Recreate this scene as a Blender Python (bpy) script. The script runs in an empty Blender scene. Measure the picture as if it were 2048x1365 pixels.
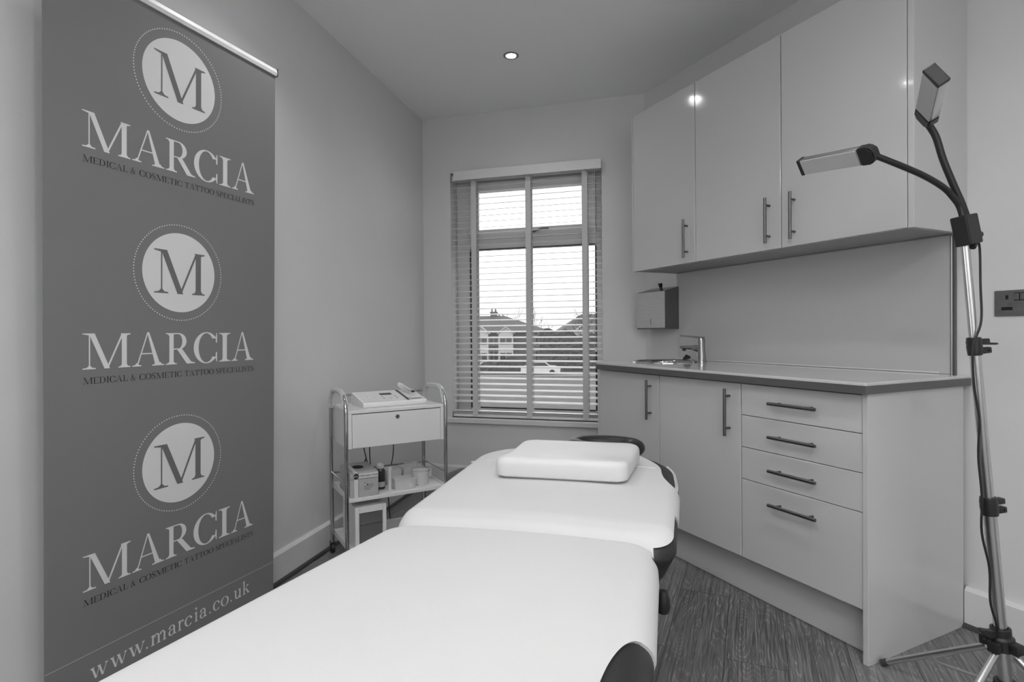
import bpy, bmesh, math, random
from mathutils import Matrix, Vector
random.seed(7)
sc = bpy.context.scene
COL = sc.collection
PI = math.pi

# ------------------------------------------------------------------ camera
F_PX, CY, ROLL, PITCH, CAM_H = 1121.4651, 676.3639, .0085, .0090, 1.0787
cd = bpy.data.cameras.new('camera'); cam = bpy.data.objects.new('camera', cd); COL.objects.link(cam)
cd.sensor_width = 36.0; cd.sensor_fit = 'HORIZONTAL'; cd.lens = 36.0 * F_PX / 2048
cd.shift_y = -(682.5 - CY) / 2048
cd.clip_start = .02; cd.clip_end = 400
_fw = Vector((0, math.cos(PITCH), -math.sin(PITCH))); _up = Vector((0, math.sin(PITCH), math.cos(PITCH))); _rt = Vector((1, 0, 0))
_r2 = _rt * math.cos(ROLL) - _up * math.sin(ROLL); _u2 = _up * math.cos(ROLL) + _rt * math.sin(ROLL)
cam.matrix_world = Matrix(((_r2.x, _u2.x, -_fw.x, 0), (_r2.y, _u2.y, -_fw.y, 0), (_r2.z, _u2.z, -_fw.z, CAM_H), (0, 0, 0, 1)))
sc.camera = cam

# ------------------------------------------------------------------ sky, exposure
w = bpy.data.worlds.new('overcast_sky'); sc.world = w; w.use_nodes = True
nt = w.node_tree; bg = nt.nodes['Background']
tc = nt.nodes.new('ShaderNodeTexCoord'); sep = nt.nodes.new('ShaderNodeSeparateXYZ'); rp = nt.nodes.new('ShaderNodeValToRGB')
nt.links.new(tc.outputs['Generated'], sep.inputs[0]); nt.links.new(sep.outputs['Z'], rp.inputs[0]); nt.links.new(rp.outputs[0], bg.inputs[0])
rp.color_ramp.elements[0].color = (.80, .80, .80, 1); rp.color_ramp.elements[1].color = (1, 1, 1, 1); rp.color_ramp.elements[1].position = .6
bg.inputs[1].default_value = 1.45
sc.view_settings.view_transform = 'Standard'; sc.view_settings.look = 'None'
sc.view_settings.exposure = 0.77; sc.view_settings.gamma = 1.0; sc.view_settings.use_curve_mapping = False
DOWNLIGHTS = [(.008, 3.139), (-.62, 2.02), (.62, 1.35), (-.35, .75), (.95, .55), (.3, -.7), (1.6, -.6)]  # first in view, second inferred from a reflection, rest added as fill
DL_POWER = 12.0
FILL_PANEL_W = 4.0
FILL_UP_W = 95.0

# ------------------------------------------------------------------ materials
def mat(name, g, rough=.5, metal=0.0, bump=0.0, bscale=200, coat=0.0, emit=None, var=0.0, vscale=8, spec=.5, alpha=None, trans=0.0, stretch=None):
    m = bpy.data.materials.new(name); m.use_nodes = True; t = m.node_tree; b = t.nodes['Principled BSDF']
    b.inputs['Base Color'].default_value = (g, g, g, 1); b.inputs['Roughness'].default_value = rough; b.inputs['Metallic'].default_value = metal
    b.inputs['Specular IOR Level'].default_value = spec
    if coat: b.inputs['Coat Weight'].default_value = coat; b.inputs['Coat Roughness'].default_value = .05
    if trans: b.inputs['Transmission Weight'].default_value = trans; b.inputs['IOR'].default_value = 1.3
    if alpha is not None: b.inputs['Alpha'].default_value = alpha
    if emit: b.inputs['Emission Color'].default_value = (1, 1, 1, 1); b.inputs['Emission Strength'].default_value = emit
    co = t.nodes.new('ShaderNodeTexCoord'); mp = t.nodes.new('ShaderNodeMapping'); t.links.new(co.outputs['Object'], mp.inputs[0])
    if stretch: mp.inputs['Scale'].default_value = stretch
    if var:
        n = t.nodes.new('ShaderNodeTexNoise'); n.inputs['Scale'].default_value = vscale; n.inputs['Detail'].default_value = 4
        r = t.nodes.new('ShaderNodeValToRGB'); a, c = g * (1 - var), min(1, g * (1 + var))
        r.color_ramp.elements[0].position = .3; r.color_ramp.elements[1].position = .7
        r.color_ramp.elements[0].color = (a, a, a, 1); r.color_ramp.elements[1].color = (c, c, c, 1)
        t.links.new(mp.outputs[0], n.inputs['Vector']); t.links.new(n.outputs['Fac'], r.inputs[0]); t.links.new(r.outputs[0], b.inputs['Base Color'])
    if bump:
        n = t.nodes.new('ShaderNodeTexNoise'); n.inputs['Scale'].default_value = bscale; n.inputs['Detail'].default_value = 3
        bu = t.nodes.new('ShaderNodeBump'); bu.inputs['Strength'].default_value = bump; bu.inputs['Distance'].default_value = .002
        t.links.new(mp.outputs[0], n.inputs['Vector']); t.links.new(n.outputs['Fac'], bu.inputs['Height']); t.links.new(bu.outputs[0], b.inputs['Normal'])
    return m

M = {}
M['wall'] = mat('painted_plaster', .66, .75, bump=.08, bscale=60, var=.015, vscale=3)
M['ceiling'] = mat('ceiling_paint', .90, .85, bump=.05, bscale=50)
M['skirt'] = mat('satin_trim_paint', .68, .35, var=.02)
M['gloss'] = mat('gloss_cabinet_laminate', .56, .10, coat=.25, var=.01, vscale=2)
M['gloss_end'] = mat('gloss_end_panel', .56, .16, coat=.2, var=.01, vscale=2)
M['carcass'] = mat('cabinet_board', .30, .5, var=.03)
M['splash'] = mat('back_painted_splashback', .54, .13, coat=.2, var=.01, vscale=2)
M['wt'] = mat('polished_worktop', .60, .10, coat=.4, var=.03, vscale=300)
M['edge'] = mat('worktop_edge_metal', .12, .35, metal=.3, var=.05)
M['steel'] = mat('brushed_steel', .17, .32, metal=1, var=.08, vscale=20, stretch=(1, 1, 14))
M['dsteel'] = mat('dark_brushed_steel', .22, .38, metal=.9, var=.1, vscale=30)
M['satin'] = mat('satin_steel_dispenser', .50, .5, metal=.25, var=.05, vscale=12, stretch=(1, 1, 8))  # lighter copy of the casing steel, light on the front put into colour
M['csteel'] = mat('casing_steel_shaded', .16, .25, metal=1, var=.05)  # same dispenser steel, dark reflection on its side painted into the colour
M['chrome'] = mat('chrome', .52, .07, metal=1, var=.02)
M['alu'] = mat('satin_aluminium', .62, .28, metal=1, var=.04)
M['tapm'] = mat('tap_chrome', .34, .16, metal=1, var=.05)
M['black'] = mat('black_plastic', .018, .4, bump=.1, bscale=300)
M['dgrey'] = mat('dark_grey_plastic', .05, .45, var=.1)
M['leather'] = mat('black_vinyl', .018, .42, bump=.25, bscale=260)
M['cover'] = mat('white_stretch_cover', .64, .6, bump=.12, bscale=420, var=.01)
M['pillow'] = mat('white_vinyl_pillow', .70, .45, bump=.05, bscale=120)
M['upvc'] = mat('white_upvc', .75, .3, var=.01)
M['blind'] = mat('white_blind_slat', .74, .4, var=.02, vscale=30)
M['tape'] = mat('woven_blind_tape', .62, .8, bump=.3, bscale=600)
M['seal'] = mat('rubber_seal', .02, .6, var=.1)
M['white'] = mat('white_enamel', .72, .22, var=.01)
M['wplastic'] = mat('white_plastic', .74, .4, var=.02)
M['banner'] = mat('banner_vinyl', .185, .65, spec=.3, bump=.05, bscale=300, var=.02, vscale=3)
M['print_w'] = mat('white_print', .66, .7, var=.01, spec=.2)
M['print_d'] = mat('dark_print', .022, .55, var=.02)
M['print_g'] = mat('grey_print', .14, .55, var=.02)
M['card'] = mat('grey_carton', .42, .5, var=.06, vscale=20)
M['cardw'] = mat('carton_light_panel', .66, .5, var=.03)
M['hole'] = mat('carton_opening', .006, .8, var=.1)
M['clear'] = mat('clear_plastic', .9, .08, alpha=.32, bump=.3, bscale=40)
M['film'] = mat('crumpled_clear_film', .85, .12, alpha=.45, bump=1.0, bscale=60)
M['diffuser'] = mat('lamp_diffuser', .55, .35, bump=.15, bscale=500)
M['lamp_on'] = mat('lit_bulb', 1, .5, emit=40)
M['bezel'] = mat('downlight_bezel', .30, .35, metal=.8, var=.05)
M['liquid'] = mat('dark_liquid', .03, .2, var=.1)

def floor_mat():
    m = bpy.data.materials.new('limed_oak_planks'); m.use_nodes = True; t = m.node_tree; L = t.links.new; b = t.nodes['Principled BSDF']
    N = t.nodes.new
    co = N('ShaderNodeTexCoord'); mp = N('ShaderNodeMapping'); mp.inputs['Rotation'].default_value = (0, 0, -math.radians(67)); mp.inputs['Location'].default_value = (.075, .108, 0)
    L(co.outputs['Object'], mp.inputs[0])
    br = N('ShaderNodeTexBrick'); br.offset = .37; br.offset_frequency = 2
    br.inputs['Scale'].default_value = 1; br.inputs['Brick Width'].default_value = 1.25; br.inputs['Row Height'].default_value = .19
    br.inputs['Mortar Size'].default_value = .0012; br.inputs['Mortar Smooth'].default_value = .1
    br.inputs['Color1'].default_value = (0, 0, 0, 1); br.inputs['Color2'].default_value = (1, 1, 1, 1); br.inputs['Mortar'].default_value = (.5, .5, .5, 1)
    L(mp.outputs[0], br.inputs['Vector'])
    sp = N('ShaderNodeSeparateXYZ'); L(mp.outputs[0], sp.inputs[0])
    mz = N('ShaderNodeMath'); mz.operation = 'MULTIPLY'; mz.inputs[1].default_value = 37; L(br.outputs['Color'], mz.inputs[0])
    cb = N('ShaderNodeCombineXYZ'); L(sp.outputs['X'], cb.inputs[0]); L(sp.outputs['Y'], cb.inputs[1]); L(mz.outputs[0], cb.inputs[2])
    def stretched(sx, sy):
        q = N('ShaderNodeMapping'); q.inputs['Scale'].default_value = (sx, sy, 1); L(cb.outputs[0], q.inputs[0]); return q
    q1 = stretched(1.0, 7); wv = N('ShaderNodeTexNoise'); wv.inputs['Scale'].default_value = 1.6; wv.inputs['Detail'].default_value = 1.5; wv.inputs['Roughness'].default_value = .45
    L(q1.outputs[0], wv.inputs['Vector'])
    mu = N('ShaderNodeMath'); mu.operation = 'MULTIPLY'; mu.inputs[1].default_value = 30; L(wv.outputs['Fac'], mu.inputs[0])
    fr = N('ShaderNodeMath'); fr.operation = 'PINGPONG'; fr.inputs[1].default_value = .5; L(mu.outputs[0], fr.inputs[0])
    ring = N('ShaderNodeValToRGB'); ring.color_ramp.elements[0].position = .0; ring.color_ramp.elements[0].color = (1, 1, 1, 1)
    ring.color_ramp.elements[1].position = .16; ring.color_ramp.elements[1].color = (0, 0, 0, 1); L(fr.outputs[0], ring.inputs[0])
    q2 = stretched(6, 150); n2 = N('ShaderNodeTexNoise'); n2.inputs['Scale'].default_value = 1; n2.inputs['Detail'].default_value = 5; n2.inputs['Distortion'].default_value = .6
    L(q2.outputs[0], n2.inputs['Vector'])
    fine = N('ShaderNodeValToRGB'); fine.color_ramp.elements[0].position = .35; fine.color_ramp.elements[1].position = .72; L(n2.outputs['Fac'], fine.inputs[0])
    base = N('ShaderNodeMix'); base.data_type = 'RGBA'; L(br.outputs['Color'], base.inputs['Factor'])
    base.inputs['A'].default_value = (.070, .070, .070, 1); base.inputs['B'].default_value = (.130, .130, .130, 1)
    m1 = N('ShaderNodeMix'); m1.data_type = 'RGBA'; m1.blend_type = 'ADD'; L(base.outputs['Result'], m1.inputs['A']); f1 = N('ShaderNodeMath'); f1.operation = 'MULTIPLY'; f1.inputs[1].default_value = .13
    L(fine.outputs[0], f1.inputs[0]); L(f1.outputs[0], m1.inputs['Factor']); m1.inputs['B'].default_value = (1, 1, 1, 1)
    m2 = N('ShaderNodeMix'); m2.data_type = 'RGBA'; m2.blend_type = 'ADD'; L(m1.outputs['Result'], m2.inputs['A']); f2 = N('ShaderNodeMath'); f2.operation = 'MULTIPLY'; f2.inputs[1].default_value = .17
    f3 = N('ShaderNodeMath'); f3.operation = 'MULTIPLY'; L(ring.outputs[0], f3.inputs[0]); L(fine.outputs[0], f3.inputs[1]); L(f3.outputs[0], f2.inputs[0]); L(f2.outputs[0], m2.inputs['Factor']); m2.inputs['B'].default_value = (1, 1, 1, 1)
    m3 = N('ShaderNodeMix'); m3.data_type = 'RGBA'; L(br.outputs['Fac'], m3.inputs['Factor']); L(m2.outputs['Result'], m3.inputs['A']); m3.inputs['B'].default_value = (.03, .03, .03, 1)
    L(m3.outputs['Result'], b.inputs['Base Color']); b.inputs['Roughness'].default_value = .42
    bu = N('ShaderNodeBump'); bu.inputs['Strength'].default_value = .25; bu.inputs['Distance'].default_value = .001; L(n2.outputs['Fac'], bu.inputs['Height']); L(bu.outputs[0], b.inputs['Normal'])
    return m
M['floor'] = floor_mat()

# ------------------------------------------------------------------ mesh helpers
def new(): return bmesh.new()
def box(bm, x0, x1, y0, y1, z0, z1, bev=0, seg=2):
    v = [bm.verts.new((x, y, z)) for z in (z0, z1) for y in (y0, y1) for x in (x0, x1)]
    fs = [bm.faces.new([v[i] for i in q]) for q in ((0, 2, 3, 1), (4, 5, 7, 6), (0, 1, 5, 4), (2, 6, 7, 3), (0, 4, 6, 2), (1, 3, 7, 5))]
    if bev:
        es = list({e for f in fs for e in f.edges})
        bmesh.ops.bevel(bm, geom=es, offset=bev, segments=seg, affect='EDGES', profile=.5)
    return bm
def prism(bm, pts, z0, z1, axis='z'):
    def P(a, b, c): return (a, b, c) if axis == 'z' else ((a, c, b) if axis == 'y' else (c, a, b))
    lo = [bm.verts.new(P(a, b, z0)) for a, b in pts]; hi = [bm.verts.new(P(a, b, z1)) for a, b in pts]
    bm.faces.new(lo[::-1]); bm.faces.new(hi); n = len(pts)
    for i in range(n): bm.faces.new((lo[i], lo[(i + 1) % n], hi[(i + 1) % n], hi[i]))
    return bm
def tube(bm, pts, r, n=12, cap=True, close=False):
    pts = [Vector(p) for p in pts]; rs = r if isinstance(r, (list, tuple)) else [r] * len(pts)
    rings = []; prev = None; K = len(pts)
    for i, p in enumerate(pts):
        a = pts[i - 1] if i > 0 else (pts[-1] if close else pts[0]); b = pts[i + 1] if i < K - 1 else (pts[0] if close else pts[-1])
        t = (b - a).normalized()
        if prev is None:
            s = Vector((0, 0, 1)) if abs(t.z) < .9 else Vector((1, 0, 0)); u = t.cross(s).normalized()
        else:
            u = (prev - t * prev.dot(t)).normalized()
        prev = u; v = t.cross(u)
        rings.append([bm.verts.new(p + (u * math.cos(2 * PI * k / n) + v * math.sin(2 * PI * k / n)) * rs[i]) for k in range(n)])
    for i in range(K - (0 if close else 1)):
        A, B = rings[i], rings[(i + 1) % K]
        for k in range(n): bm.faces.new((A[k], A[(k + 1) % n], B[(k + 1) % n], B[k]))
    if cap and not close: bm.faces.new(rings[0][::-1]); bm.faces.new(rings[-1])
    return bm
def lathe(bm, prof, c=(0, 0), n=32, ax='z'):
    rings = []
    for r, z in prof:
        rings.append([bm.verts.new((c[0] + r * math.cos(2 * PI * k / n), c[1] + r * math.sin(2 * PI * k / n), z)) for k in range(n)])
    for A, B in zip(rings, rings[1:]):
        for k in range(n): bm.faces.new((A[k], A[(k + 1) % n], B[(k + 1) % n], B[k]))
    return bm
def smoothpath(pts, k=6):
    pts = [Vector(p) for p in pts]; P = [pts[0]] + pts + [pts[-1]]; out = []
    for i in range(1, len(P) - 2):
        for j in range(k):
            t = j / k; a, b, c, d = P[i - 1], P[i], P[i + 1], P[i + 2]
            out.append(.5 * ((2 * b) + (c - a) * t + (2 * a - 5 * b + 4 * c - d) * t * t + (3 * b - a - 3 * c + d) * t ** 3))
    out.append(pts[-1]); return out
def xf(bm, mtx): bmesh.ops.transform(bm, matrix=mtx, verts=bm.verts); return bm
def frame_xyz(o, x, y, z):
    return Matrix(((x[0], y[0], z[0], o[0]), (x[1], y[1], z[1], o[1]), (x[2], y[2], z[2], o[2]), (0, 0, 0, 1)))
def obj(name, bm, m, parent=None, smooth=False, mtx=None, label=None):
    bmesh.ops.remove_doubles(bm, verts=bm.verts, dist=1e-6)
    bmesh.ops.recalc_face_normals(bm, faces=bm.faces)
    me = bpy.data.meshes.new(name); bm.to_mesh(me); bm.free(); me.materials.append(m)
    if smooth:
        me.polygons.foreach_set('use_smooth', [True] * len(me.polygons))
        me.set_sharp_from_angle(angle=math.radians(38))
    o = bpy.data.objects.new(name, me); COL.objects.link(o)
    if parent: o.parent = parent
    if mtx is not None: o.matrix_world = mtx
    if label: o['label'] = label
    return o
def tag(o, label, cat, group=None, kind=None):
    o['label'] = label; o['category'] = cat
    if group: o['group'] = group
    if kind: o['kind'] = kind
    return o
def thing(name, label, cat, mtx, group=None):
    o = bpy.data.objects.new(name, None); COL.objects.link(o); o.empty_display_size = .05
    o.matrix_world = mtx; return tag(o, label, cat, group)
def struct(name, bm, m, mtx=None, smooth=False, parent=None):
    o = obj(name, bm, m, mtx=mtx, smooth=smooth, parent=parent)
    if parent is None: o['kind'] = 'structure'
    return o

# ------------------------------------------------------------------ frames of the room
AC = -.4485
U = Vector((math.sin(AC), math.cos(AC), 0)); NC = Vector((math.cos(AC), -math.sin(AC), 0)); PC = Vector((1.1099, 1.7576, 0))
def Cw(s, n, z=0): return PC + U * s + NC * n + Vector((0, 0, z))
DW = .608
def FC(s, z=0):              # cabinet frame: x along the wall (away), y out of the wall into the room, z up
    return frame_xyz(Cw(s, DW, z), U, -NC, (0, 0, 1))
AL = .2374
A = Vector((math.sin(AL), math.cos(AL), 0)); B = Vector((math.cos(AL), -math.sin(AL), 0)); LO = -B * 1.578
WR = Vector((.873, 3.652, 0)); WL = Vector((-.630, 4.075, 0)); WX = (WR - WL).normalized(); WN = Vector((-WX.y, WX.x, 0))
FW = frame_xyz(WL, WX, WN, (0, 0, 1))       # window frame: x along, y outwards
LW = (WR - WL).length
FL = frame_xyz(LO, A, -B, (0, 0, 1))        # left wall: x along (away), y outwards (behind wall)
H = 2.6257
aL = (WL - LO).dot(A)

# ------------------------------------------------------------------ room shell
YB = -2.1
xl = (LO + A * ((YB - LO.y) / A.y)).x; sR = (YB - Cw(0, DW).y) / U.y; xr = Cw(sR, DW).x
fl = [(xl, YB), (xr, YB), (WR.x, WR.y), (WL.x, WL.y)]
def slab(z0, z1):
    bm = new(); pts = [(xl - .25, YB - .2), (xr + .25, YB - .2), (WR.x + .2, WR.y + .25), (WL.x - .05, WL.y + .28)]
    return prism(bm, pts, z0, z1)
struct('floor', slab(-.15, 0), M['floor'])
struct('ceiling', slab(H, H + .15), M['ceiling'])
bm = new(); box(bm, (YB - LO.y) / A.y - .1, aL + .1, 0, .2, 0, H); struct('wall_left', bm, M['wall'], FL)
# window wall with its opening
OX0, OX1, OZ0, OZ1 = .205, 1.281, .478, 2.222
bm = new(); box(bm, -.1, OX0, 0, .3, 0, H); box(bm, OX1, LW + .1, 0, .3, 0, H); box(bm, OX0, OX1, 0, .3, 0, OZ0); box(bm, OX0, OX1, 0, .3, OZ1, H)
struct('wall_back', bm, M['wall'], FW)
LR = (WR - Cw(0, DW)).dot(U)
bm = new(); box(bm, sR - .1, LR + .1, -.2, 0, 0, H); struct('wall_right', bm, M['wall'], FC(0))
# rear wall, behind the camera, with a wide window added to let in fill light
bm = new(); RX0, RX1, RZ0, RZ1 = -1.2, 2.4, .80, 2.25
for a, b, c, d in ((xl - .2, RX0, 0, H), (RX1, xr + .2, 0, H), (RX0, RX1, 0, RZ0), (RX0, RX1, RZ1, H)):
    box(bm, a, b, YB - .2, YB, c, d)
struct('wall_front', bm, M['wall'])
def sash(bm, x0, x1, z0, z1, y0, y1, w_, wl=None):
    wl = wl or w_
    box(bm, x0, x0 + wl, y0, y1, z0, z1, .004, 1); box(bm, x1 - w_, x1, y0, y1, z0, z1, .004, 1)
    box(bm, x0 + wl, x1 - w_, y0, y1, z0, z0 + w_, .004, 1); box(bm, x0 + wl, x1 - w_, y0, y1, z1 - w_, z1, .004, 1)
bm = new(); sash(bm, RX0, RX1, RZ0, RZ1, YB - .15, YB - .08, .06); box(bm, .57, .63, YB - .15, YB - .08, RZ0, RZ1)
struct('added_rear_window', bm, M['upvc'])
# skirtings
def skirting(name, L0, L1, h, mtx, sign):
    bm = new(); t = .018
    prism(bm, [(0, 0), (sign * t, 0), (sign * t, h - .012), (sign * (t - .006), h - .004), (sign * (t - .010), h), (0, h)], L0, L1, 'x')
    # lay the profile: (a,b,c)->(c,a,b)
    o = struct(name, bm, M['skirt'], mtx)
    return o
skirting('baseboard_left', (YB - LO.y) / A.y, aL - .001, .135, FL, -1)
skirting('baseboard_back', .0, LW, .135, FW, -1)
bm = new(); t = .026; prism(bm, [(0, 0), (t, 0), (t, .133), (t - .012, .1455), (0, .1455)], sR, .0125, 'x'); struct('baseboard_right', bm, M['skirt'], FC(0))
bm = new(); prism(bm, [(t, 0), (t + .014, 0), (t + .010, .010), (t, .016)], sR, .0125, 'x'); struct('trim_1', bm, M['dgrey'], FC(0))
bm = new(); prism(bm, [(-.018, 0), (-.032, 0), (-.028, .010), (-.018, .016)], (YB - LO.y) / A.y, aL, 'x'); struct('trim_2', bm, M['dgrey'], FL)

# ------------------------------------------------------------------ window
wf = new()
sash(wf, OX0, OX1, OZ0, OZ1, .125, .20, .055, .10)
box(wf, OX0 + .10, OX1 - .055, .125, .20, 1.688, 1.762, .004, 1)
win = struct('window_1', wf, M['upvc'], FW)
def wchild(name, bm, m, label=None): return obj(name, bm, m, parent=win, label=label)
bm = new(); sash(bm, .309, 1.226, 1.764, 2.165, .10, .165, .062); wchild('opening_sash', bm, M['upvc'])
bm = new(); sash(bm, .3065, 1.2255, OZ0 + .0555, 1.6875, .118, .15, .0085); wchild('rubber_seal', bm, M['seal'], 'black rubber seal around the lower pane')
bm = new(); box(bm, .312, 1.219, .150, .156, .54, 1.681); wchild('lower_pane', bm, mat('window_glass', 1, .0, alpha=.08))
bm = new(); box(bm, .371, 1.164, .140, .146, 1.826, 2.103); wchild('upper_pane', bm, M_glass := bpy.data.materials['window_glass'])
bm = new(); box(bm, .775, .805, .088, .10, 1.785, 1.805, .003); tube(bm, smoothpath([(.80, .085, 1.795), (.83, .075, 1.798), (.86, .07, 1.806), (.905, .07, 1.806)]), .006, 8); wchild('window_handle', bm, M['steel'], 'metal casement handle')
bm = new()
prism(bm, [(-.032, .444), (.126, .444), (.126, .478), (-.028, .478), (-.032, .472)], .175, 1.315, 'x')
struct('trim_3', bm, M['skirt'], FW)

# ------------------------------------------------------------------ venetian blind
BL = thing('venetian_blind', 'white wooden venetian blind with open slats and wide tapes, hung in the window', 'blind', FW @ Matrix.Translation((0.0, 0, 2.22)))
ZB = -2.22
bm = new(); box(bm, .246, 1.284, -.045, -.033, 2.156 + ZB, 2.221 + ZB, .003); box(bm, .246, .256, -.033, .0, 2.156 + ZB, 2.221 + ZB); obj('valance', bm, M['blind'], BL)
bm = new(); box(bm, .214, 1.274, .005, .055, 2.165 + ZB, 2.205 + ZB, .004); obj('headrail', bm, M['blind'], BL)
bm = new(); tl = math.radians(10.5); z = 2.118; NSL = 0
while z > .56:
    c, s = math.cos(tl), math.sin(tl); hw = .0245
    cy = .028
    x0, x1 = .213, 1.276
    q = []
    for (u_, v_) in ((-hw, -.0011), (hw, -.0011), (hw, .0011), (0, .0022), (-hw, .0011)):
        q.append((cy + u_ * c - v_ * s, z + ZB + u_ * s + v_ * c))
    prism(bm, q, x0, x1, 'x'); z -= .0412; NSL += 1
obj('slats', bm, M['blind'], BL)
bm = new()
for k in range(3): box(bm, .213, 1.276, .004, .053, .5065 + k * .0085 + ZB, .5095 + k * .0085 + ZB)
obj('stacked_slats', bm, M['blind'], BL)
bm = new(); box(bm, .213, 1.276, .003, .053, .4825 + ZB, .503 + ZB, .004); obj('bottom_rail', bm, M['blind'], BL)
for xc in (.380, .776, 1.166):
    bm = new(); box(bm, xc - .019, xc + .019, -.0005, .0005, .490 + ZB, 2.166 + ZB); box(bm, xc - .019, xc + .019, .0565, .0575, .490 + ZB, 2.166 + ZB); obj('ladder_tape', bm, M['tape'], BL)
for xc, zb_ in ((1.222, 1.10), (1.236, .98)):
    bm = new(); tube(bm, [(xc, -.012, 2.165 + ZB), (xc + .002, -.012, zb_ + ZB)], .0012, 6); lathe(bm, [(0, zb_ + ZB), (.005, zb_ - .004 + ZB), (.007, zb_ - .03 + ZB), (0, zb_ - .034 + ZB)], (xc + .002, -.012), 10); obj('pull_cord', bm, M['blind'], BL)

# ------------------------------------------------------------------ handles, cabinets
def handle_bm(L, vertical, off=.030, r=.0062):
    bm = new()
    if vertical:
        tube(bm, [(0, off, -L / 2), (0, off, L / 2)], r, 14)
        for z in (-L * .34, L * .34): tube(bm, [(0, 0, z), (0, off, z)], r * .75, 10)
    else:
        tube(bm, [(-L / 2, off, 0), (L / 2, off, 0)], r, 14)
        for x in (-L * .34, L * .34): tube(bm, [(x, 0, 0), (x, off, 0)], r * .75, 10)
    return bm
def add_handle(parent, x, y, z, vertical, m='steel'):
    o = obj('handle', handle_bm(.193, vertical), M[m], parent, smooth=True, label='brushed steel bar handle')
    o.location = (x, y, z); return o
YD = DW - .034; YC = YD - .032
def carcass(x0, x1, y1, z0, z1, top=False, back=True):
    bm = new(); t = .018
    box(bm, x0, x0 + t, 0, y1, z0, z1); box(bm, x1 - t, x1, 0, y1, z0, z1); box(bm, x0 + t, x1 - t, 0, y1, z0, z0 + t)
    box(bm, x0 + t, x1 - t, 0, .008, z0 + t, z1)
    if top: box(bm, x0 + t, x1 - t, .008, y1, z1 - t, z1)
    else: box(bm, x0 + t, x1 - t, y1 - .08, y1, z1 - t, z1)
    return bm
def place(parent, name, bm, m, **k):
    return obj(name, bm, m, parent, **k)
ZP = .1735; ZD = .868
# base units
def base_unit(s0, s1, label, doors=None, drawers=None):
    th = thing('base_cabinet', label, 'cabinet', FC(s0), 'gloss base cabinets under the worktop')
    W = s1 - s0
    obj('cabinet_body', carcass(.0005, W - .0005, YC, ZP, .8735), M['carcass'], th)
    if doors:
        bm = new(); box(bm, .0024, W - .0024, YD - .019, YD, ZP, ZD, .0012, 1); d = obj('door', bm, M['gloss'], th)
        h = add_handle(d, doors, YD, .748, True)
    if drawers:
        for a, b, hz in drawers:
            bm = new(); box(bm, .0024, W - .0024, YD - .019, YD, a, b, .0012, 1); d = obj('drawer_front', bm, M['gloss'], th)
            add_handle(d, .243, YD, hz, False)
    return th
base_unit(.032, .5215, 'white gloss base unit with four drawers beside the end panel', None, [(.745, ZD, .806), (.6175, .7425, .680), (.4895, .615, .553), (ZP, .487, .425)])
base_unit(.5215, 1.0105, 'white gloss base cabinet with one door, between drawers and sink cabinet', .0575)
base_unit(1.0105, 1.5085, 'white gloss base cabinet with one door under the round sink', .0585)
bm = new(); box(bm, 0, .018, .027, DW - .030, 0, .8740, .001, 1); 
tag(obj('end_panel', bm, M['gloss_end'], mtx=FC(.0138)), 'tall white gloss end panel closing the drawer unit, reaching the floor', 'panel')
bm = new(); box(bm, 0, .016, .03, DW - .034, 0, .8740, .001, 1)
tag(obj('end_panel', bm, M['gloss_end'], mtx=FC(1.5095)), 'narrow white gloss end panel next to the window sill, left end of base units', 'panel')
bm = new(); box(bm, .033, 1.5085, DW - .034 - .065 - .016, DW - .034 - .065, .001, .150, .001, 1)
tag(obj('plinth_board', bm, M['gloss_end'], mtx=FC(0)), 'long recessed light grey plinth board under the base cabinets', 'plinth')
# wall units
YU = DW - .282; YUC = YU - .032; ZU0, ZU1 = 1.4269, 2.3197
def wall_unit(s0, s1, label, hx):
    th = thing('wall_cabinet', label, 'cabinet', FC(s0, ZU0), 'gloss wall cabinets above the worktop')
    W = s1 - s0; Hh = ZU1 - ZU0
    obj('cabinet_body', carcass(.0005, W - .0005, YUC, .004, Hh, top=True), M['carcass'], th)
    bm = new(); box(bm, .0024, W - .0024, YU - .019, YU, 0, Hh, .0012, 1); d = obj('door', bm, M['gloss'], th)
    add_handle(d, hx, YU, .122, True)
wall_unit(.034, .5305, 'white gloss wall cabinet nearest the lamp, handle at its left edge', .432)
wall_unit(.5305, 1.0245, 'middle white gloss wall cabinet with downlight reflected in its door', .0565)
wall_unit(1.0245, 1.5173, 'white gloss wall cabinet nearest the window, above the towel dispenser', .0545)
bm = new(); box(bm, 0, .0198, 0, YU, ZU0 - .002, ZU1, .001, 1)
tag(obj('end_panel', bm, M['gloss_end'], mtx=FC(.0138)), 'white gloss end panel on the wall cabinets behind the lamp', 'panel')
bm = new(); box(bm, 0, .009, 0, YU, ZU0, ZU1, .001, 1)
tag(obj('end_panel', bm, M['gloss_end'], mtx=FC(1.5178)), 'thin white end panel of wall cabinets beside the window', 'panel')

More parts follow.
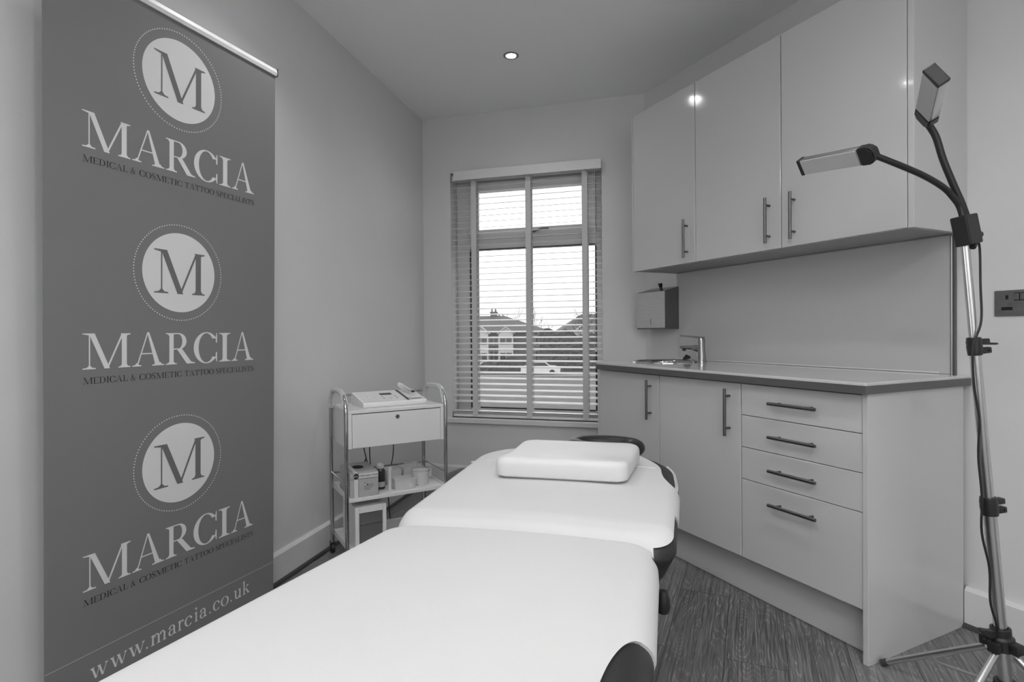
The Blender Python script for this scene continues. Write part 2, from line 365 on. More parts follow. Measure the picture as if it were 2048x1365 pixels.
# worktop with a round cut-out for the sink
SX, SY, SRr = 1.322, DW - .335, .155
def worktop():
    th = thing('worktop', 'light polished worktop with dark metal edge strip on the base cabinets', 'worktop', FC(0, .8745))
    T = .0372; bm = new(); x0, x1, y0, y1 = 0.0035, 1.4952, 0.0, DW - .0035
    q0, q1, r0, r1 = SX - .19, 1.4952, SY - .19, SY + .19
    box(bm, x0, q0, y0, y1, 0, T, .003, 2); box(bm, q0, q1, y0, r0, 0, T); box(bm, q0, q1, r1, y1, 0, T)
    n = 48; top = []; bot = []; to = []; bo = []
    for k in range(n):
        a = 2 * PI * k / n; cx, cyy = math.cos(a), math.sin(a)
        dx = (q1 - SX) if cx > 0 else (SX - q0); dy = .19
        tt = min(dx / abs(cx) if abs(cx) > 1e-6 else 9, dy / abs(cyy) if abs(cyy) > 1e-6 else 9)
        top.append(bm.verts.new((SX + cx * SRr, SY + cyy * SRr, T))); bot.append(bm.verts.new((SX + cx * SRr, SY + cyy * SRr, 0)))
        to.append(bm.verts.new((SX + cx * tt, SY + cyy * tt, T))); bo.append(bm.verts.new((SX + cx * tt, SY + cyy * tt, 0)))
    for k in range(n):
        j = (k + 1) % n
        for q in ((top[k], top[j], to[j], to[k]), (bot[k], bo[k], bo[j], bot[j]), (top[k], bot[k], bot[j], top[j]), (to[k], to[j], bo[j], bo[k])): bm.faces.new(q)
    for cx_, cy_ in ((q0, r0), (q0, r1), (q1, r0), (q1, r1)):   # corner fillers of the square around the cut-out
        ks = sorted(range(n), key=lambda k: (to[k].co.x - cx_) ** 2 + (to[k].co.y - cy_) ** 2)[:2]
        for lst, z in ((to, T), (bo, 0)):
            c = bm.verts.new((cx_, cy_, z)); bm.faces.new((lst[ks[0]], lst[ks[1]], c))
    obj('worktop_slab', bm, M['wt'], th)
    bm = new(); box(bm, 0, 1.4952, DW - .0034, DW, .0, .0275, .0008, 1); box(bm, 0, .0034, .004, DW - .0034, .0, .0275, .0008, 1)
    obj('edge_strip', bm, M['edge'], th, label='dark metal edge strip')
worktop()
# splashback
th = thing('splashback', 'glossy grey splashback panel between worktop and wall cabinets', 'splashback', FC(0, .9122))
bm = new(); box(bm, .064, 1.506, .0005, .010, 0, 1.4262 - .9122, .001, 1); obj('panel', bm, M['splash'], th)
bm = new(); box(bm, .0465, .056, .0005, .012, 0, 1.4242 - .9122, .001, 1); obj('edge_trim', bm, M['edge'], th, label='dark metal edge trim')
bm = new(); box(bm, .0565, .0635, .0005, .013, 0, 1.4242 - .9122, .001, 1); obj('edge_trim', bm, M['alu'], th)
bm = new(); tube(bm, [(.10, .013, .003), (1.50, .013, .003)], .003, 8); obj('sealant_bead', bm, M['wplastic'], th)

# sink, plug, tap
th = thing('round_sink', 'round stainless steel sink set in the worktop near the window', 'sink', FC(0, .9117) @ Matrix.Translation((SX, SY, 0)))
bm = new(); lathe(bm, [(.172, 0), (.172, .004), (.166, .0065), (.157, .006), (.150, .001), (.146, -.01), (.140, -.10), (.120, -.128), (.028, -.136), (.022, -.14), (.0, -.14)], n=48)
obj('bowl', bm, M['chrome'], th, smooth=True)
bm = new(); lathe(bm, [(.021, -.1385), (.021, -.1365), (.006, -.1375), (0, -.138)], n=20); obj('waste', bm, M['steel'], th, smooth=True)
PLx, PLy = SX - .152, SY + .065
th = thing('sink_plug', 'small black rubber plug on its chain at the sink rim', 'plug', FC(0, .9185) @ Matrix.Translation((1.262, SY - .112, 0)))
bm = new(); lathe(bm, [(.0, .0), (.020, .0), (.023, .004), (.018, .015), (.008, .017), (.007, .024), (0, .025)], n=20); xf(bm, Matrix.Rotation(.35, 4, 'Y') @ Matrix.Translation((0, 0, .008))); obj('stopper', bm, M['black'], th, smooth=True)
bm = new(); tube(bm, smoothpath([(0, 0, .03), (-.03, -.01, .006), (-.06, -.012, .002), (-.085, -.012, .003)]), .0014, 6); obj('chain', bm, M['chrome'], th)

th = thing('mixer_tap', 'chrome lever mixer tap at the right of the round sink', 'tap', FC(0, .9120) @ Matrix.Translation((1.165, DW - .455, 0)) @ Matrix.Rotation(math.radians(22), 4, 'Z'))
# local +x points over the sink
bm = new()
rings = []
for z, cx, rx, ry in ((0, 0, .027, .026), (.004, 0, .026, .025), (.03, .001, .023, .022), (.07, .002, .0205, .020), (.090, .002, .020, .020), (.098, .002, .0195, .0195)):
    rings.append([bm.verts.new((cx + rx * math.cos(2 * PI * k / 24), ry * math.sin(2 * PI * k / 24), z)) for k in range(24)])
for a, b in zip(rings, rings[1:]):
    for k in range(24): bm.faces.new((a[k], a[(k + 1) % 24], b[(k + 1) % 24], b[k]))
bm.faces.new(rings[0][::-1]); bm.faces.new(rings[-1])
obj('body', bm, M['tapm'], th, smooth=True)
bm = new(); rings = []
for x, zc, hy, hz in ((.006, .072, .019, .024), (.03, .076, .018, .017), (.06, .079, .016, .012), (.095, .080, .014, .009), (.118, .081, .012, .006)):
    rings.append([bm.verts.new((x, hy * math.copysign(abs(math.cos(a)) ** .6, math.cos(a)), zc + hz * math.copysign(abs(math.sin(a)) ** .6, math.sin(a)))) for a in [2 * PI * k / 20 for k in range(20)]])
for a, b in zip(rings, rings[1:]):
    for k in range(20): bm.faces.new((a[k], a[(k + 1) % 20], b[(k + 1) % 20], b[k]))
bm.faces.new(rings[0][::-1]); bm.faces.new(rings[-1]); obj('spout', bm, M['tapm'], th, smooth=True)
bm = new(); lathe(bm, [(.010, .060), (.0105, .072), (0, .072)], (.098, 0), 16); obj('aerator', bm, M['black'], th)
bm = new(); lathe(bm, [(.0205, .099), (.0205, .120), (.017, .133), (0, .136)], (.002, 0), 24)
prism(bm, [(-.012, -.016), (.05, -.012), (.115, -.008), (.120, 0), (.115, .008), (.05, .012), (-.012, .016)], .0, .010)
for v in bm.verts:
    if len(v.link_faces) and v.co.z < .02: v.co.z += .128 + v.co.x * .09
obj('lever', bm, M['tapm'], th, smooth=True)

# towel dispenser
th = thing('paper_towel_dispenser', 'square stainless steel paper towel dispenser on the wall above the sink', 'dispenser', FC(1.4925, 1.094))
Wd, Dd, Hd = .262, .118, .258
bm = new(); prism(bm, [(.0, .0), (Dd - .006, 0), (Dd - .003, .008), (Dd - .003, .226), (Dd - .014, .232), (.0, .258)], 0, Wd, 'x'); obj('casing', bm, M['csteel'], th)
bm = new(); box(bm, .001, Wd - .001, Dd - .0028, Dd, .008, .226, .001, 1); obj('front_cover', bm, M['satin'], th, label='brushed steel front, lit tone in its colour')
bm = new(); box(bm, .125, .128, Dd, Dd + .0006, .028, .066); obj('level_slot', bm, M['hole'], th)
bm = new(); tube(bm, [(.10, .06, .243), (.10, .062, .256)], .008, 12); box(bm, .098, .102, .05, .075, .255, .275, .001); tube(bm, [(.10, .055, .272), (.10, .075, .272)], .009, 12); obj('lock_and_key', bm, M['black'], th, label='small black key in the lock')
bm = new(); lathe(bm, [(.0, 0), (.05, -.0004), (.052, .0002)], n=24); xf(bm, Matrix.Diagonal((1.8, .6, 1, 1))); o = obj('towel_slot', bm, M['wplastic'], th); o.location = (Wd / 2, .06, -.0006)

# socket
th = thing('wall_socket', 'double brushed steel wall socket at the right, with two switches', 'socket', FC(-.2155, 1.122))
bm = new(); box(bm, 0, .1465, 0, .006, 0, .0885, .002); obj('faceplate', bm, M['dsteel'], th)
for cx in (.110, .037):
    bm = new(); box(bm, cx - .004, cx + .0045, .006, .0064, .057, .0715); box(bm, cx - .0135, cx - .004 + .0 - .0, .006, .0062, .040, .041)
    box(bm, cx - .0155, cx + .0155, .006, .0064, .020, .031); obj('socket_openings', bm, M['hole'], th)
for k, cx in enumerate((.0815, .0655)):
    bm = new(); box(bm, cx - .0075, cx + .0075, .006, .0068, .052, .079); obj('switch_surround', bm, M['hole'], th)
    bm = new(); box(bm, cx - .0058, cx + .0058, .0068, .0105, .0545, .0765, .001); obj('switch', bm, M['dsteel'], th)
bm = new(); lathe(bm, [(.003, 0), (.003, .0006), (0, .0008)], n=12); xf(bm, Matrix.Translation((.137, .006, .043)) @ Matrix.Rotation(-PI / 2, 4, 'X')); obj('screw', bm, M['steel'], th)

# ------------------------------------------------------------------ downlights
for i, (x, y) in enumerate(DOWNLIGHTS):
    lab = 'round recessed downlight with metal bezel, lit, in the ceiling before the window' if i == 0 else 'unseen recessed ceiling downlight above the room'
    th = thing('downlight', lab, 'light', Matrix.Translation((x, y, H)), 'recessed ceiling downlights')
    bm = new(); lathe(bm, [(.043, 0), (.043, -.003), (.038, -.006), (.030, -.005), (.027, -.0015), (.027, -.0005)], n=32); obj('bezel', bm, M['bezel'], th, smooth=True)
    bm = new(); lathe(bm, [(0, -.0012), (.0265, -.0012), (.0265, -.0006)], n=24); obj('lamp_glass', bm, M['lamp_on'], th)
    ld = bpy.data.lights.new('downlight_beam', 'SPOT'); ld.energy = DL_POWER * (.6, 1.25, 1.3, 1.4, 1.0, .6, .5)[i]; ld.spot_size = math.radians(125 if i == 1 else 150); ld.spot_blend = 1.0; ld.shadow_soft_size = .04
    lo = bpy.data.objects.new('downlight_beam', ld); COL.objects.link(lo); lo.parent = th; lo.location = (0, 0, -.012)

# ------------------------------------------------------------------ lettering (hand-drawn serif glyphs, cap height 1)
TH, TN, SE, SH = .150, .034, .075, .028
def quad(a, b, c, d): return [a, b, c, d]
def vst(x, w_, y0=0, y1=1): return [(x, y0), (x + w_, y0), (x + w_, y1), (x, y1)]
def ser(x0, x1, y, up=1, l=SE, r=SE):
    s = up
    return [(x0 - l, y), (x1 + r, y), (x1 + r, y + s * SH), (x1 + r * .35, y + s * SH * 1.5), (x1, y + s * .10), (x0, y + s * .10), (x0 - l * .35, y + s * SH * 1.5), (x0 - l, y + s * SH)]
def dia(x0, y0, x1, y1, w_): return [(x0, y0), (x0 + w_, y0), (x1 + w_, y1), (x1, y1)]
def ring(cx, cy, rx, ry, tx, ty, a0=0, a1=360, n=40):
    out = []; a0, a1 = math.radians(a0), math.radians(a1)
    for i in range(n):
        p = a0 + (a1 - a0) * i / n; q = a0 + (a1 - a0) * (i + 1) / n
        out.append([(cx + rx * math.cos(p), cy + ry * math.sin(p)), (cx + rx * math.cos(q), cy + ry * math.sin(q)),
                    (cx + (rx - tx) * math.cos(q), cy + (ry - ty) * math.sin(q)), (cx + (rx - tx) * math.cos(p), cy + (ry - ty) * math.sin(p))])
    return out
def rib(pts, ws, k=8):
    P = smoothpath([(x, y, 0) for x, y in pts], k); m = len(P); out = []; L, R = [], []
    for i, p in enumerate(P):
        t = (P[min(i + 1, m - 1)] - P[max(i - 1, 0)]).normalized(); f = i / (m - 1) * (len(ws) - 1); j = min(int(f), len(ws) - 2); ww = ws[j] + (ws[j + 1] - ws[j]) * (f - j)
        L.append((p.x - t.y * ww / 2, p.y + t.x * ww / 2)); R.append((p.x + t.y * ww / 2, p.y - t.x * ww / 2))
    return [[L[i], L[i + 1], R[i + 1], R[i]] for i in range(m - 1)]
def dot(x, y, r): return [[(x + r * math.cos(2 * PI * k / 14), y + r * math.sin(2 * PI * k / 14)) for k in range(14)]]
def glyph(c):
    T, t = TH, TN
    if c == 'M': return [vst(.17, t), dia(1.09, 1, 1.09, 0, T), dia(.17, 1, .595, 0, .155), dia(.645, 0, 1.09, 1, .055), ser(.17, .204, 0, l=.17, r=.15), ser(1.09, 1.24, 0, l=.10, r=.11),
                         [(.0, 1), (.33, 1), (.30, .93), (.12, .955), (0, .975)], [(1.06, 1), (1.35, 1), (1.35, .972), (1.27, .955), (1.20, .90), (1.09, .90)]], 1.35
    if c == 'A': return [dia(.13, 0, .45, 1.03, t * 1.1), dia(.70, 0, .42, 1.03, T * 1.05)[:2] + [(.51, 1.03), (.45, 1.03)], [(.25, .36), (.70, .36), (.69, .395), (.26, .395)], ser(.13, .165, 0, l=.12, r=.11), ser(.70, .858, 0, l=.10, r=.12)], .98
    if c == 'R': return [vst(.12, T), ser(.12, .27, 0, l=.12, r=.11), ser(.12, .2, 1, -1, l=.12, r=.0), [(.12, .965), (.45, .965), (.45, 1), (.12, 1)], [(.25, .47), (.45, .47), (.45, .505), (.25, .505)]] + ring(.44, .735, .29, .265, .155, .035, -90, 90, 20) + \
        [dia(.38, .49, .74, 0, .19)[:2] + [(.95, 0), (.74, .0)], [(.74, 0), (1.06, 0), (1.04, .03), (.93, .055), (.78, .12)]], 1.04
    if c == 'C': return ring(.46, .5, .46, .53, .175, .035, 38, 322, 44) + [[(.82, .66), (.86, .66), (.86, 1.0), (.84, 1.0), (.80, .84)], [(.82, .34), (.86, .34), (.86, .02), (.84, .0), (.80, .16)]], .88
    if c == 'I': return [vst(.12, T), ser(.12, .27, 0, l=.12, r=.12), ser(.12, .27, 1, -1, l=.12, r=.12)], .39
    if c == 'E': return [vst(.10, T * .9), ser(.10, .235, 0, l=.10, r=0), ser(.10, .235, 1, -1, l=.10, r=0), [(.2, 0), (.70, 0), (.74, .25), (.71, .25), (.62, .06), (.2, .045)], [(.2, 1), (.68, 1), (.70, .77), (.67, .77), (.60, .94), (.2, .955)], [(.2, .49), (.5, .49), (.5, .53), (.2, .53)], [(.49, .38), (.52, .38), (.52, .64), (.49, .64)]], .78
    if c == 'D': return [vst(.10, T * .9), ser(.10, .235, 0, l=.10, r=0), ser(.10, .235, 1, -1, l=.10, r=0), [(.2, 0), (.42, 0), (.42, .04), (.2, .04)], [(.2, 1), (.42, 1), (.42, .96), (.2, .96)]] + ring(.40, .5, .48, .5, .165, .04, -90, 90, 24), .93
    if c == 'L': return [vst(.10, T * .9), ser(.10, .235, 0, l=.10, r=0), ser(.10, .235, 1, -1, l=.10, r=.08), [(.2, 0), (.68, 0), (.73, .30), (.70, .30), (.60, .06), (.2, .045)]], .74
    if c == 'O': return ring(.48, .5, .48, .53, .165, .04), .96
    if c == 'S': return rib([(.58, .80), (.47, .97), (.27, .99), (.10, .84), (.14, .64), (.34, .52), (.53, .38), (.56, .17), (.40, .01), (.20, .02), (.07, .24)], [.04, .05, .06, .10, .13, .16, .13, .10, .06, .05, .04]) + [[(.56, .74), (.59, .74), (.59, 1.0), (.56, 1.0)], [(.05, .0), (.08, 0), (.08, .30), (.05, .30)]], .66
    if c == 'T': return [vst(.34, T * .9), ser(.34, .475, 0, l=.11, r=.11), [(.04, 1), (.78, 1), (.80, .74), (.77, .74), (.68, .95), (.14, .95), (.05, .74), (.02, .74)]], .82
    if c == 'P': return [vst(.10, T * .9), ser(.10, .235, 0, l=.10, r=.10), ser(.10, .2, 1, -1, l=.10, r=0), [(.2, .96), (.40, .96), (.40, 1), (.2, 1)], [(.2, .45), (.40, .45), (.40, .49), (.2, .49)]] + ring(.38, .725, .29, .275, .145, .04, -90, 90, 20), .70
    if c == '&': return rib([(.80, .56), (.70, .30), (.50, .06), (.28, .0), (.09, .12), (.10, .34), (.32, .54), (.50, .74), (.46, .94), (.34, 1.0), (.22, .90), (.24, .72), (.44, .42), (.66, .12), (.86, .02)], [.03, .04, .05, .07, .11, .11, .05, .06, .08, .05, .07, .10, .14, .13, .04]) + [[(.66, .55), (.92, .55), (.92, .58), (.66, .58)]], .94
    X = .66
    if c == 'w': return [dia(.05, X, .24, 0, .11), dia(.28, 0, .47, X, .04), dia(.40, X, .59, 0, .11), dia(.63, 0, .84, X, .04), ser(.05, .16, X, -1, l=.06, r=.06), ser(.40, .51, X, -1, l=.05, r=.05), ser(.83, .87, X, -1, l=.08, r=.06)], .95
    if c == '.': return dot(.11, .075, .075), .22
    if c == 'm': return [vst(.10, .11, 0, X), vst(.47, .11, 0, .46), vst(.84, .11, 0, .46), ser(.10, .21, 0, l=.07, r=.07), ser(.47, .58, 0, l=.07, r=.07), ser(.84, .95, 0, l=.07, r=.07), [(.0, .60), (.21, .70), (.21, .56)]] + ring(.39, .44, .19, .24, .11, .07, 0, 165, 16) + ring(.76, .44, .19, .24, .11, .07, 0, 165, 16), 1.05
    if c == 'a': return [vst(.34, .11, .08, .48)] + ring(.24, .46, .21, .22, .11, .05, 0, 160, 14) + ring(.22, .19, .20, .20, .11, .045, 80, 330, 20) + [[(.20, .36), (.36, .42), (.36, .37), (.22, .33)], [(.34, .10), (.45, .10), (.54, .05), (.54, .02), (.42, .0)]] + dot(.10, .50, .06), .56
    if c == 'r': return [vst(.10, .11, 0, X), ser(.10, .21, 0, l=.07, r=.09), [(0, .60), (.21, .70), (.21, .56)]] + rib([(.19, .42), (.28, .60), (.40, .62)], [.04, .06, .08]) + dot(.40, .585, .07), .48
    if c == 'c': return ring(.28, .33, .28, .345, .12, .045, 45, 320, 26) + dot(.45, .50, .065), .52
    if c == 'i': return [vst(.10, .11, 0, X), ser(.10, .21, 0, l=.07, r=.07), [(0, .60), (.21, .70), (.21, .56)]] + dot(.15, .90, .075), .32
    if c == 'o': return ring(.31, .33, .31, .345, .12, .04), .62
    if c == 'u': return [vst(.10, .11, .16, X), vst(.46, .11, 0, X), [(.0, .66), (.21, .66), (.21, .58), (0, .62)], [(.36, .66), (.57, .66), (.57, .58), (.36, .62)], [(.46, .0), (.66, .05), (.66, .02), (.5, -.02)]] + ring(.30, .20, .20, .22, .11, .08, 180, 350, 16), .68
    if c == 'k': return [vst(.10, .11, 0, 1.0), ser(.10, .21, 0, l=.07, r=.07), [(0, .95), (.21, 1.04), (.21, .90)], dia(.20, .30, .46, X, .05), dia(.28, .38, .50, 0, .13), ser(.51, .61, 0, l=.06, r=.07), ser(.44, .52, X, -1, l=.06, r=.06)], .70
    return [], .34
def lay(bm, polys, x, y, sx, sy, z=0.0):
    for i, p in enumerate(polys):
        vs = [bm.verts.new((x + a * sx, y + b * sy, z + .00003 + i % 16 * .000012)) for a, b in p]
        try: bm.faces.new(vs)
        except ValueError: pass
def word(bm, s, x0, x1, y, h, gap=.06, z=0.0):
    adv = [glyph(c)[1] for c in s]; tot = sum(adv) + gap * (len(s) - 1); k = (x1 - x0) / tot; x = x0
    for c, a in zip(s, adv): lay(bm, glyph(c)[0], x, y, k, h, z); x += (a + gap) * k

# ------------------------------------------------------------------ roller banner
AB, LEAN, BW, BH = .3766, .0208, .8061, 2.113
BO = Vector((-.9708, 2.2487, 0)); TD = Vector((math.sin(AB), math.cos(AB), 0)); BN = Vector((math.cos(AB), -math.sin(AB), 0))
BL0 = BO - TD * BW
BUP = (BN * LEAN + Vector((0, 0, 1))).normalized(); BNN = TD.cross(BUP).normalized()
BSZ = .965                                   # the banner is a 780 mm wide one; drawing units below are for 808 mm
FB = frame_xyz(BL0 * BSZ + Vector((0, 0, .0378)), TD, BUP, BNN) @ Matrix.Scale(BSZ, 4)           # x along the banner, y up it, z towards the viewer
th = thing('roller_banner', 'tall grey roller banner printed with round M logos and white lettering', 'banner', FB)
bm = new(); box(bm, 0, BW, .026, BH - .008, -.0012, .0); obj('fabric', bm, M['banner'], th)
bm = new(); prism(bm, [(BH - .008, -.005), (BH - .008, .006), (BH + .004, .009), (BH + .017, .006), (BH + .019, -.004), (BH + .012, -.009)], -.002, BW + .002, 'x'); obj('top_rail', bm, M['wplastic'], th)
bm = new(); box(bm, BW + .002, BW + .006, BH - .010, BH + .021, -.010, .010, .001); obj('end_cap', bm, M['dgrey'], th)
bm = new(); prism(bm, [(-.039, -.11), (-.039, .030), (-.020, .032), (.020, .010), (.028, -.004), (.050, -.03), (.045, -.09), (.0, -.11)], .0, BW, 'x'); obj('base_cassette', bm, M['alu'], th)
bm = new(); tube(bm, [(BW / 2, .05, -.045), (BW / 2, BH, -.012)], .008, 10); obj('support_pole', bm, M['alu'], th, smooth=True)
CXB = .3980
ZS = (1.9150, 1.2867, .6572)
MX = [('M', .0962, .2318), ('A', .2361, .341), ('R', .3461, .4509), ('C', .4467, .5412), ('I', .5479, .5955), ('A', .5995, .7016)]
E0 = .0004
for zc, zb in zip(ZS, (1.6145, .9850, .3500)):
    bm = new(); lathe(bm, [(0, E0), (.1300, E0)], (CXB, zc), 96); obj('logo_disc', bm, M['print_w'], th)
    bm = new()
    for k in range(110):
        a = 2 * PI * k / 110; lathe(bm, [(0, E0), (.0021, E0)], (CXB + .1567 * math.cos(a), zc + .1567 * math.sin(a)), 6)
    o = obj('dotted_ring', bm, M['print_w'], th)
    bm = new(); lay(bm, glyph('M')[0], .3062, zc - .0700, (.4885 - .3062) / 1.35, .140, .0008); obj('logo_letter', bm, M['print_g'], th)
    bm = new()
    for c, a, b in MX: lay(bm, glyph(c)[0], a, zb, (b - a) / glyph(c)[1], .1025, E0)
    obj('name_lettering', bm, M['print_w'], th)
    bm = new(); yb = zb - .0420
    for s, a, b in (('MEDICAL', .0969, .2242), ('&', .2326, .2483), ('COSMETIC', .259, .4032), ('TATTOO', .4127, .5262), ('SPECIALISTS', .5349, .702)): word(bm, s, a, b, yb, .0185, .05, E0)
    obj('tagline_lettering', bm, M['print_d'], th)
bm = new(); x = .002
while x < BW - .002:
    lay(bm, [[(0, 0), (1, 0), (1, 1), (0, 1)]], x, .1658, .0024, .0016, E0); x += .0036
obj('dotted_line', bm, M['print_w'], th)
bm = new()
for s, a, b in (('w', .1155, .1665), ('w', .1712, .2221), ('w', .2262, .2775), ('.', .2795, .2875), ('m', .2946, .3500), ('a', .3545, .3850), ('r', .3880, .4110), ('c', .4135, .4425), ('i', .4500, .4660), ('a', .4705, .5005), ('.', .5090, .5170), ('c', .5245, .5530), ('o', .5575, .5915), ('.', .5985, .6065), ('u', .6140, .6505), ('k', .6530, .6880)):
    lay(bm, glyph(s)[0], a, .0865 + (a - .11) * .018, (b - a) / glyph(s)[1], .0500, E0)
obj('web_address_lettering', bm, M['print_w'], th)

# ------------------------------------------------------------------ treatment couch
FBED = frame_xyz((0, 0, 0), B, A, (0, 0, 1))
def outline(x0, x1, y0, y1, rads, n=20):
    # counter-clockwise rounded rectangle; rads: (far-right, far-left, near-left, near-right). Returns (x, y, corner weight list)
    pts = []
    cs = [(x1, y1, 0, rads[0]), (x0, y1, 90, rads[1]), (x0, y0, 180, rads[2]), (x1, y0, 270, rads[3])]
    for ci, (cx, cy_, a0, r) in enumerate(cs):
        sx = -1 if cx == x1 else 1; sy = -1 if cy_ == y1 else 1
        for k in range(n + 1):
            a = math.radians(a0 + 90 * k / n); pts.append((cx + sx * r + r * math.cos(a), cy_ + sy * r + r * math.sin(a)))
        # straight run to the next corner
        nx, ny, na, nr = cs[(ci + 1) % 4]; nsx = -1 if nx == x1 else 1; nsy = -1 if ny == y1 else 1
        a = math.radians(na); q = (nx + nsx * nr + nr * math.cos(a), ny + nsy * nr + nr * math.sin(a)); p = pts[-1]
        for k in range(1, 60): pts.append((p[0] + (q[0] - p[0]) * k / 60, p[1] + (q[1] - p[1]) * k / 60))
    if n < 20: return pts
    acc = [0]; P = pts + [pts[0]]
    for a, b in zip(P, P[1:]): acc.append(acc[-1] + math.dist(a, b))
    out = []; j = 0; NN = 420
    for k in range(NN):
        t = acc[-1] * k / NN
        while acc[j + 1] < t: j += 1
        f = (t - acc[j]) / max(acc[j + 1] - acc[j], 1e-9); out.append((P[j][0] + (P[j + 1][0] - P[j][0]) * f, P[j][1] + (P[j + 1][1] - P[j][1]) * f))
    return out
RE = .045
def prof(l, taper, T):
    q = RE * PI / 4
    if l < -q: return (RE + (-l - q), 0.0)
    if l < q:
        a = (l + q) / (2 * q) * PI / 2; return (RE * (1 - math.sin(a)), -RE * (1 - math.cos(a)))
    d = l - q; return (taper * d, -RE - d)
class Section:
    def __init__(s, x0, x1, y0, y1, rads, zf, T, taper=.12, wp=(0, 0)):
        s.o = outline(x0, x1, y0, y1, rads); s.c = ((x0 + x1) / 2, (y0 + y1) / 2); s.h = ((x1 - x0) / 2, (y1 - y0) / 2); s.zf = zf; s.T = T; s.tp = taper; s.b = (x0, x1, y0, y1); s.wp = wp
    def pt(s, p, l, off=0.0):
        i, z = prof(l, s.tp, s.T); i -= off * (1 if l > -.03 else max(0, 1 + (l + .03) / .05)); fx = 1 - i / s.h[0]; fy = 1 - i / s.h[1]
        x = s.c[0] + (p[0] - s.c[0]) * fx; y = s.c[1] + (p[1] - s.c[1]) * fy
        cr = .010 * (1 - ((x - s.c[0]) / s.h[0]) ** 2); x -= (x - s.b[0]) / (s.b[1] - s.b[0]) * s.wp[0] * max(0, s.wp[1] - y)
        return (x, y, s.zf(y) + z + cr + off * (1 if l < .04 else 0))
    def loft(s, rings, closed_top=True, close_bottom=True):
        bm = new(); V = [[bm.verts.new(q) for q in r] for r in rings]; n = len(V[0])
        for a, b in zip(V, V[1:]):
            for k in range(n): bm.faces.new((a[k], a[(k + 1) % n], b[(k + 1) % n], b[k]))
        ctr = bm.verts.new((s.c[0], s.c[1], sum(q[2] for q in rings[0]) / n))
        for k in range(n): bm.faces.new((V[0][k], ctr, V[0][(k + 1) % n]))
        if close_bottom: bm.faces.new(V[-1])
        return bm
    def inner(s, off):
        R = []
        base = [s.pt(p, -.22, off) for p in s.o]
        for f in (.05, .3, .6, .85):
            r = []
            for q in base:
                x = s.c[0] + (q[0] - s.c[0]) * f; y = s.c[1] + (q[1] - s.c[1]) * f
                r.append((x, y, s.zf(y) + .010 * (1 - ((x - s.c[0]) / s.h[0]) ** 2) + off))
            R.append(r)
        return R
    def cushion(s):
        ls = [-.22, -.16, -.10, -.06] + [-.0353 + .0706 * k / 8 for k in range(9)] + [.06, .09, s.T]
        return s.loft(s.inner(0) + [[s.pt(p, l) for p in s.o] for l in ls])
    def cover(s, hem):
        per = [0]; n = len(s.o)
        for k in range(n): per.append(per[-1] + math.dist(s.o[k], s.o[(k + 1) % n]))
        hs = [hem(s.o[k], per[k]) for k in range(n)]
        R = s.inner(.0035)
        ls = [-.22 + .16 * k / 10 for k in range(10)] + [-.06 + .12 * k / 30 for k in range(30)] + [.06 + (max(hs) - .06) * k / 6 for k in range(7)]
        for l in ls: R.append([s.pt(p, min(l, h), .0035) for p, h in zip(s.o, hs)])
        R.append([s.pt(p, h, -.002) for p, h in zip(s.o, hs)])
        return s.loft(R, close_bottom=False)
def hemf(base, scoops):
    # scoops: (x, y, rx, ry, top) -> near that corner the hem climbs to path position `top`
    def f(p, l):
        h = base
        for x, y, rx, ry, top, *ex in scoops:
            e_ = ex[0] if ex else 2; d = (abs((p[0] - x) / rx) ** e_ + abs((p[1] - y) / ry) ** e_) ** (1 / e_)
            wd = .16 if top < 0 else .30
            if d < 1: h = min(h, top * math.sqrt(1 - d ** 3) if top < 0 else top)
            elif d < 1 + wd: q = (d - 1) / wd; a = min(top, 0) if top > 0 else 0; a = 0 if top < 0 else top; h = min(h, a + (base - a) * q * q * (3 - 2 * q))
        return h
    return f
S1 = Section(-.645, .016, .44, 1.325, (.05, .06, .05, .05), lambda y: .657 - .105 * (y - .70), .13, .55, (.030, 1.15))
S2 = Section(-.655, .094, 1.340, 2.27, (.27, .17, .07, .06), lambda y: .598 - max(0, 1.42 - y) * .22, .105, .42, (.065, 1.85))
bed = thing('treatment_couch', 'black treatment couch with white covered sections in the middle of the room', 'couch', FBED @ Matrix.Translation((-.28, 1.3, 0)))
def bp_(name, bm, m, smooth=True, label=None):
    o = obj(name, bm, m, bed, smooth, label=label); o.location = (.28, -1.3, 0); return o
bp_('leg_cushion', S1.cushion(), M['leather'])
bp_('back_cushion', S2.cushion(), M['leather'])
bm = new(); cxh, cyh = -.176, 2.365
tube(bm, [(cxh + .125 * math.cos(2 * PI * k / 40), cyh + .080 * math.sin(2 * PI * k / 40), .600) for k in range(40)], .038, 16, close=True)
xf(bm, Matrix.Translation((cxh, cyh, .60)) @ Matrix.Diagonal((1, 1, .85, 1)) @ Matrix.Translation((-cxh, -cyh, -.60))); bp_('face_cradle', bm, M['leather'], label='black padded ring beyond the pillow')
bm = new(); box(bm, -.57, -.05, .55, 2.20, .405, .445, .01); box(bm, -.55, -.07, 1.45, 1.55, .445, .492); box(bm, -.55, -.07, 2.05, 2.12, .445, .492); box(bm, -.30, -.18, 2.1, 2.42, .50, .56, .01); bp_('base_frame', bm, M['black'], False)
bm = new(); box(bm, -.50, -.12, 1.0, 1.75, .06, .41, .03); bp_('lifting_column', bm, M['dgrey'], False)
bm = new(); box(bm, -.56, -.06, .70, 1.95, .0, .06, .015); bp_('foot_plate', bm, M['black'], False)
bm = new(); tube(bm, [(-.06, 1.27, .44), (.026, 1.292, .47)], .007, 12); lathe(bm, [(0, .448), (.012, .450), (.016, .462), (.015, .482), (.010, .498), (0, .500)], (.030, 1.293), 20); bp_('adjuster_knob', bm, M['black'], label='black adjuster knob under the right edge')
